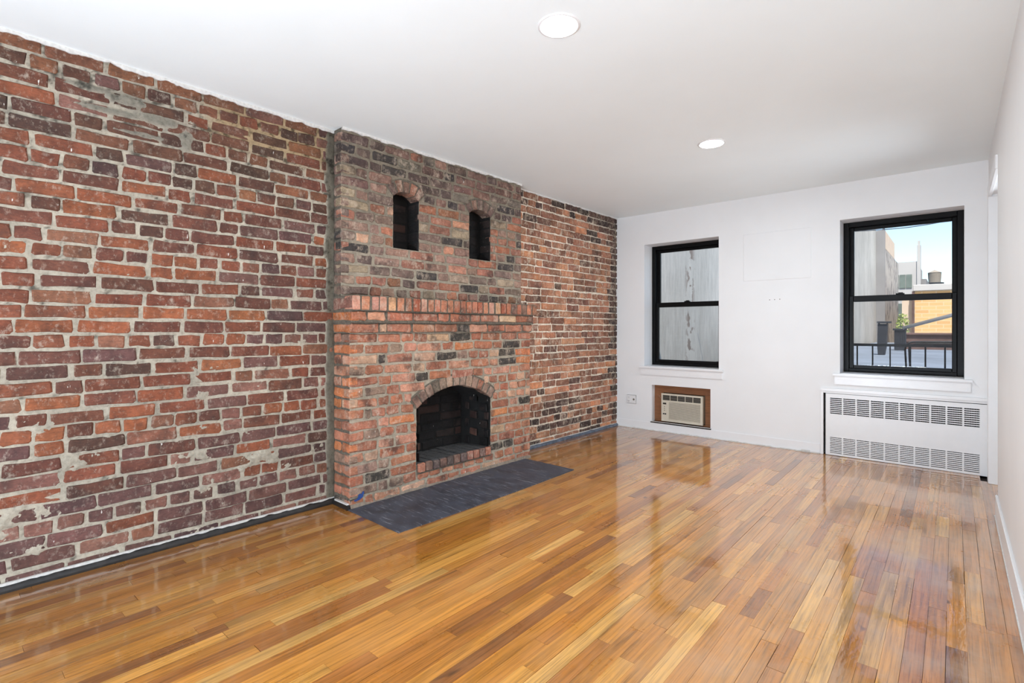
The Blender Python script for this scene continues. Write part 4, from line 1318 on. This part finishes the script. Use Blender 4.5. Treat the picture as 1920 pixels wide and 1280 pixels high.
# its long wall stands slightly askew to ours
Z = 3.0
def wpt(y): return -3.05 + (y - 5.8) * (0.60 / 20.2)
v = []; f = []
for (ya, yb, z1) in ((5.8, 26.0, 6.2),):
    v = [(0, 0, 0), (0.60, 20.2, 0), (0.60, 20.2, Z + 5.15), (0.57, 19.2, Z + 5.75), (0, 0, Z + 6.4), (-5, 0, 0), (-5, 20.2, 0), (-5, 20.2, Z + 5.15), (-5, 19.2, Z + 5.75), (-5, 0, Z + 6.4)]
    f = [(0, 1, 2, 3, 4), (5, 9, 8, 7, 6), (0, 4, 9, 5), (1, 6, 7, 2), (2, 7, 8, 3), (3, 8, 9, 4)]
o = mesh_obj('long_wall', v, f, M['render'], nb)
bm = bmesh.new(); bm.from_mesh(o.data); bmesh.ops.recalc_face_normals(bm, faces=bm.faces); bm.to_mesh(o.data); bm.free()
MB().box(-4, 0.90, 20.2, 26.8, 0, Z + 4.45).build('rear_block', M['peel'], nb)
MB().box(-4, 0.90, 20.2, 24.7, Z + 4.45, Z + 5.22).build('parapet', M['cream'], nb, bevel=0.02, seg=1)
MB().box(0.585, 0.905, 20.10, 20.2, 0, Z + 5.2).build('corner_pier', M['pale_render'], nb)
MB().tube([(0.70, 22.0, Z + 5.2), (0.70, 22.0, Z + 6.4)], 0.05, 6).build('vent_pipe', M['dark_flue'], nb)

fl = empty('flue_pipe', (-1.10, 13.0, 0.6))
tag(fl, 'dark tapering metal flue with a flat cap beside the grey building', 'flue')
v = [(-0.09, -0.1, 0), (0.02, -0.1, 0), (0.02, 0.1, 0), (-0.09, 0.1, 0), (-0.10, -0.12, 0.2), (0.05, -0.12, 0.2), (0.05, 0.12, 0.2), (-0.10, 0.12, 0.2), (-0.092, -0.12, 0.64), (0.072, -0.12, 0.64), (0.072, 0.12, 0.64), (-0.092, 0.12, 0.64)]
f = [(3, 2, 1, 0), (8, 9, 10, 11)]
for b_ in (0, 4):
    for i in range(4):
        j = (i + 1) % 4
        f.append((b_ + i, b_ + j, b_ + 4 + j, b_ + 4 + i))
mesh_obj('shaft', v, f, M['dark_flue'], fl)
MB().box(-0.10, 0.125, -0.15, 0.15, 0.655, 0.69).box(-0.085, -0.075, -0.1, 0.1, 0.63, 0.66).box(0.055, 0.065, -0.1, 0.1, 0.63, 0.66).build('cap', M['dark_flue'], fl)

o = MB().box(-2.35, 7.0, 5.72, 24.9, 0.35, 0.60).build('flat_roof', M['roof_blue'])
tag(o, 'low flat silvered roof outside the right window', 'roof')
pw = empty('roof_parapet', (1.9, 17.2, 0.60))
tag(pw, 'low brown parapet wall across the far end of the flat roof', 'parapet')
MB().box(-2.95, 5, -0.2, 0.2, 0, 0.37).build('wall', M['brown_wall'], pw)
MB().box(-3.0, 5.1, -0.25, 0.25, 0.37, 0.43).build('coping', M['brown_wall'], pw, bevel=0.015, seg=1)
MB().box(-3.0, 5.1, -0.24, -0.2, 0.20, 0.235).build('band', M['brown_wall'], pw)
bx = empty('roof_vent', (-1.03, 16.0, 0.60))
tag(bx, 'dark ribbed roof vent box beside the brown parapet', 'vent')
MB().box(-0.10, 0.11, -0.12, 0.12, 0, 0.50).build('body', M['dark_flue'], bx)
for k in range(4): MB().box(-0.09 + 0.052 * k, -0.075 + 0.052 * k, -0.13, -0.118, 0.03, 0.47).build('rib', M['railing'], bx)
MB().box(-0.13, 0.14, -0.15, 0.15, 0.50, 0.545).build('lid', M['dark_flue'], bx)
# the sloping pipe over the roof
pp = empty('sloping_pipe', (-0.88, 15.0, 0.60))
tag(pp, 'silver metal pipe rising to the right in front of the yellow building', 'pipe')
MB().tube([(-0.03, 0, 0.555), (1.9, 0, 1.185)], 0.04, 12).build('tube', M['galv'], pp, smooth=True)
for xx in (0.02, 1.6):
    MB().tube([(xx, 0, 0), (xx, 0, 0.565 + xx * 0.326)], 0.018, 8).build('post', M['dark_flue'], pp)

yb_ = empty('yellow_building', (1.8, 25.0, 0.60))
tag(yb_, 'sunlit yellow brick building beyond the flat roof', 'building')
MB().box(-2.98, 5, 0, 8, -1, 1.98).build('wall', M['yellow'], yb_)
MB().box(-3.0, 5.1, -0.1, 8.1, 1.98, 2.22).build('coping', M['white_render'], yb_, bevel=0.02, seg=1)
MB().box(-3.03, -2.95, -0.06, 0.02, -1, 1.98).build('corner_shade_strip', M['brown_wall'], yb_)  # dark strip painted in for the shaded corner of the building
MB().box(-3.35, -3.03, 0.2, 6, -1, 1.85).build('side_face_strip', M['cream'], yb_)  # added strip standing in for the building's shaded side face

wb_ = empty('white_building', (-2.4, 45.0, -3.0))
tag(wb_, 'white rendered building with a tall thin chimney far behind the grey wall', 'building')
MB().box(-3.0, 0.46, 0, 8, 0, 8.80).build('wall', M['white_render'], wb_)
MB().box(0.46, 0.95, 0.5, 8, 0, 7.6).build('side_wing', M['pale_render'], wb_)
MB().box(0.46, 0.66, -0.1, 0.4, 0, 9.9).box(0.50, 0.62, -0.05, 0.3, 9.9, 10.2).build('chimney', M['white_render'], wb_)
for k in range(3): MB().box(-0.85 + 0.36 * k, -0.53 + 0.36 * k, -0.05, 0.05, 6.98, 7.92).build('window', M['green_glass'], wb_)
MB().box(-0.9, 0.20, -0.06, 0.0, 4.3, 5.9).build('shutter', M['green_glass'], wb_)

M['cream_tank'] = plain('weathered_tank', lin(150, 140, 128), 0.9, 0, 0.1, 0.5)
wt = empty('water_tower', (-4.45, 200.0, 0.0))
tag(wt, 'small round wooden water tower on the distant skyline', 'water tower')
MB().lathe([(0.0, 15.0), (1.45, 15.0), (1.62, 18.0), (1.7, 18.02), (0.0, 18.9)], 0, 0, 20).build('tank', M['cream_tank'], wt)
MB().lathe([(0.0, 14.6), (2.2, 14.6), (2.2, 15.0), (0.0, 15.0)], 0, 0, 20).build('platform', M['dark_flue'], wt)
for (a, b) in ((-1, -1), (1, -1), (1, 1), (-1, 1)):
    MB().tube([(a * 1.2, b * 1.2, 0), (a * 1.0, b * 1.0, 14.6)], 0.16, 6).build('leg', M['dark_flue'], wt)
tr_ = empty('tree', (-1.4, 23.0, 0.6))
tag(tr_, 'small sunlit green tree glimpsed between the grey and yellow buildings', 'tree')
M['leaf'] = plain('sunlit_leaf', lin(176, 190, 110), 0.7, 0, 0.3, 3)
M['bark'] = plain('bark', lin(90, 72, 56), 0.9)
MB().tube([(0, 0, -0.1), (0.03, 0, 0.35), (0.0, 0.02, 0.7)], [0.05, 0.04, 0.02], 7).build('trunk', M['bark'], tr_)
v = []; f = []
for k in range(300):
    th = rf.uniform(0, 6.283); u = rf.uniform(-1, 1); rad = rf.uniform(0.6, 1.0)
    c_ = Vector((0.20 * rad * math.cos(th) * math.sqrt(1 - u * u), 0.20 * rad * math.sin(th) * math.sqrt(1 - u * u), 0.62 + 0.5 * rad * u))
    a = Vector((rf.uniform(-1, 1), rf.uniform(-1, 1), rf.uniform(-1, 1))).normalized() * 0.05
    b = a.cross(Vector((rf.uniform(-1, 1), rf.uniform(-1, 1), rf.uniform(-1, 1)))).normalized() * 0.025
    n0 = len(v)
    v += [tuple(c_ - a), tuple(c_ + b), tuple(c_ + a), tuple(c_ - b)]; f.append((n0, n0 + 1, n0 + 2, n0 + 3))
o = mesh_obj('foliage', v, f, M['leaf'], tr_); o['kind'] = 'stuff'

# fire escape rail just outside the right window, standing on the roof's kerb
kb = MB().box(-2.2, 2.0, 6.0, 6.6, 0.60, 0.742).build('roof_kerb', M['brown_wall'], None, bevel=0.01, seg=1)
tag(kb, 'brown roof kerb below the iron railing outside the right window', 'kerb')
rl = empty('iron_railing', (-0.4, 6.35, 0.742))
tag(rl, 'dark iron fire escape railing outside the right window', 'railing')
MB().box(-1.5, 1.8, -0.006, 0.006, 0.220, 0.247).build('top_rail', M['railing'], rl)
for k, xx in enumerate((-1.29, -1.15, -1.0, -0.85, -0.70, -0.555, -0.36, -0.229, -0.085, 0.075, 0.19, 0.335, 0.48, 0.62, 0.77, 0.92, 1.07, 1.22, 1.37, 1.52)):
    MB().tube([(xx, 0, 0), (xx, 0, 0.222)], 0.007 if k != 8 else 0.006, 8).build('baluster', M['railing'], rl)
for (dx, rr_) in ((0.0, 0.0085), (0.03, 0.007)):
    pts = [(0.034 + dx, 0.15, 0.0), (0.026 + dx, 0.15, 0.19)]
    for a in range(7):
        an = math.pi - a * math.pi / 12
        pts.append((0.026 + dx + 0.075 + 0.075 * math.cos(an), 0.15, 0.19 + (0.078 - dx * 0.5) * math.sin(an)))
    pts.append((1.6, 0.15, 0.268 - dx * 0.5 + 0.02))
    MB().tube(pts, rr_, 8).build('bent_pipe', M['railing'], rl, smooth=True)
cb = MB().tube([(-2.7, 7.2, 2.42), (-1.6, 7.2, 2.33), (-0.837, 7.2, 2.288), (-0.594, 7.2, 2.274), (-0.40, 7.2, 2.271), (-0.216, 7.2, 2.281), (-0.017, 7.2, 2.303), (0.6, 7.2, 2.40), (1.6, 7.2, 2.6)], 0.006, 6).build('overhead_cable', M['rope'])
tag(cb, 'thin grey cable sagging across the sky outside the right window', 'cable')
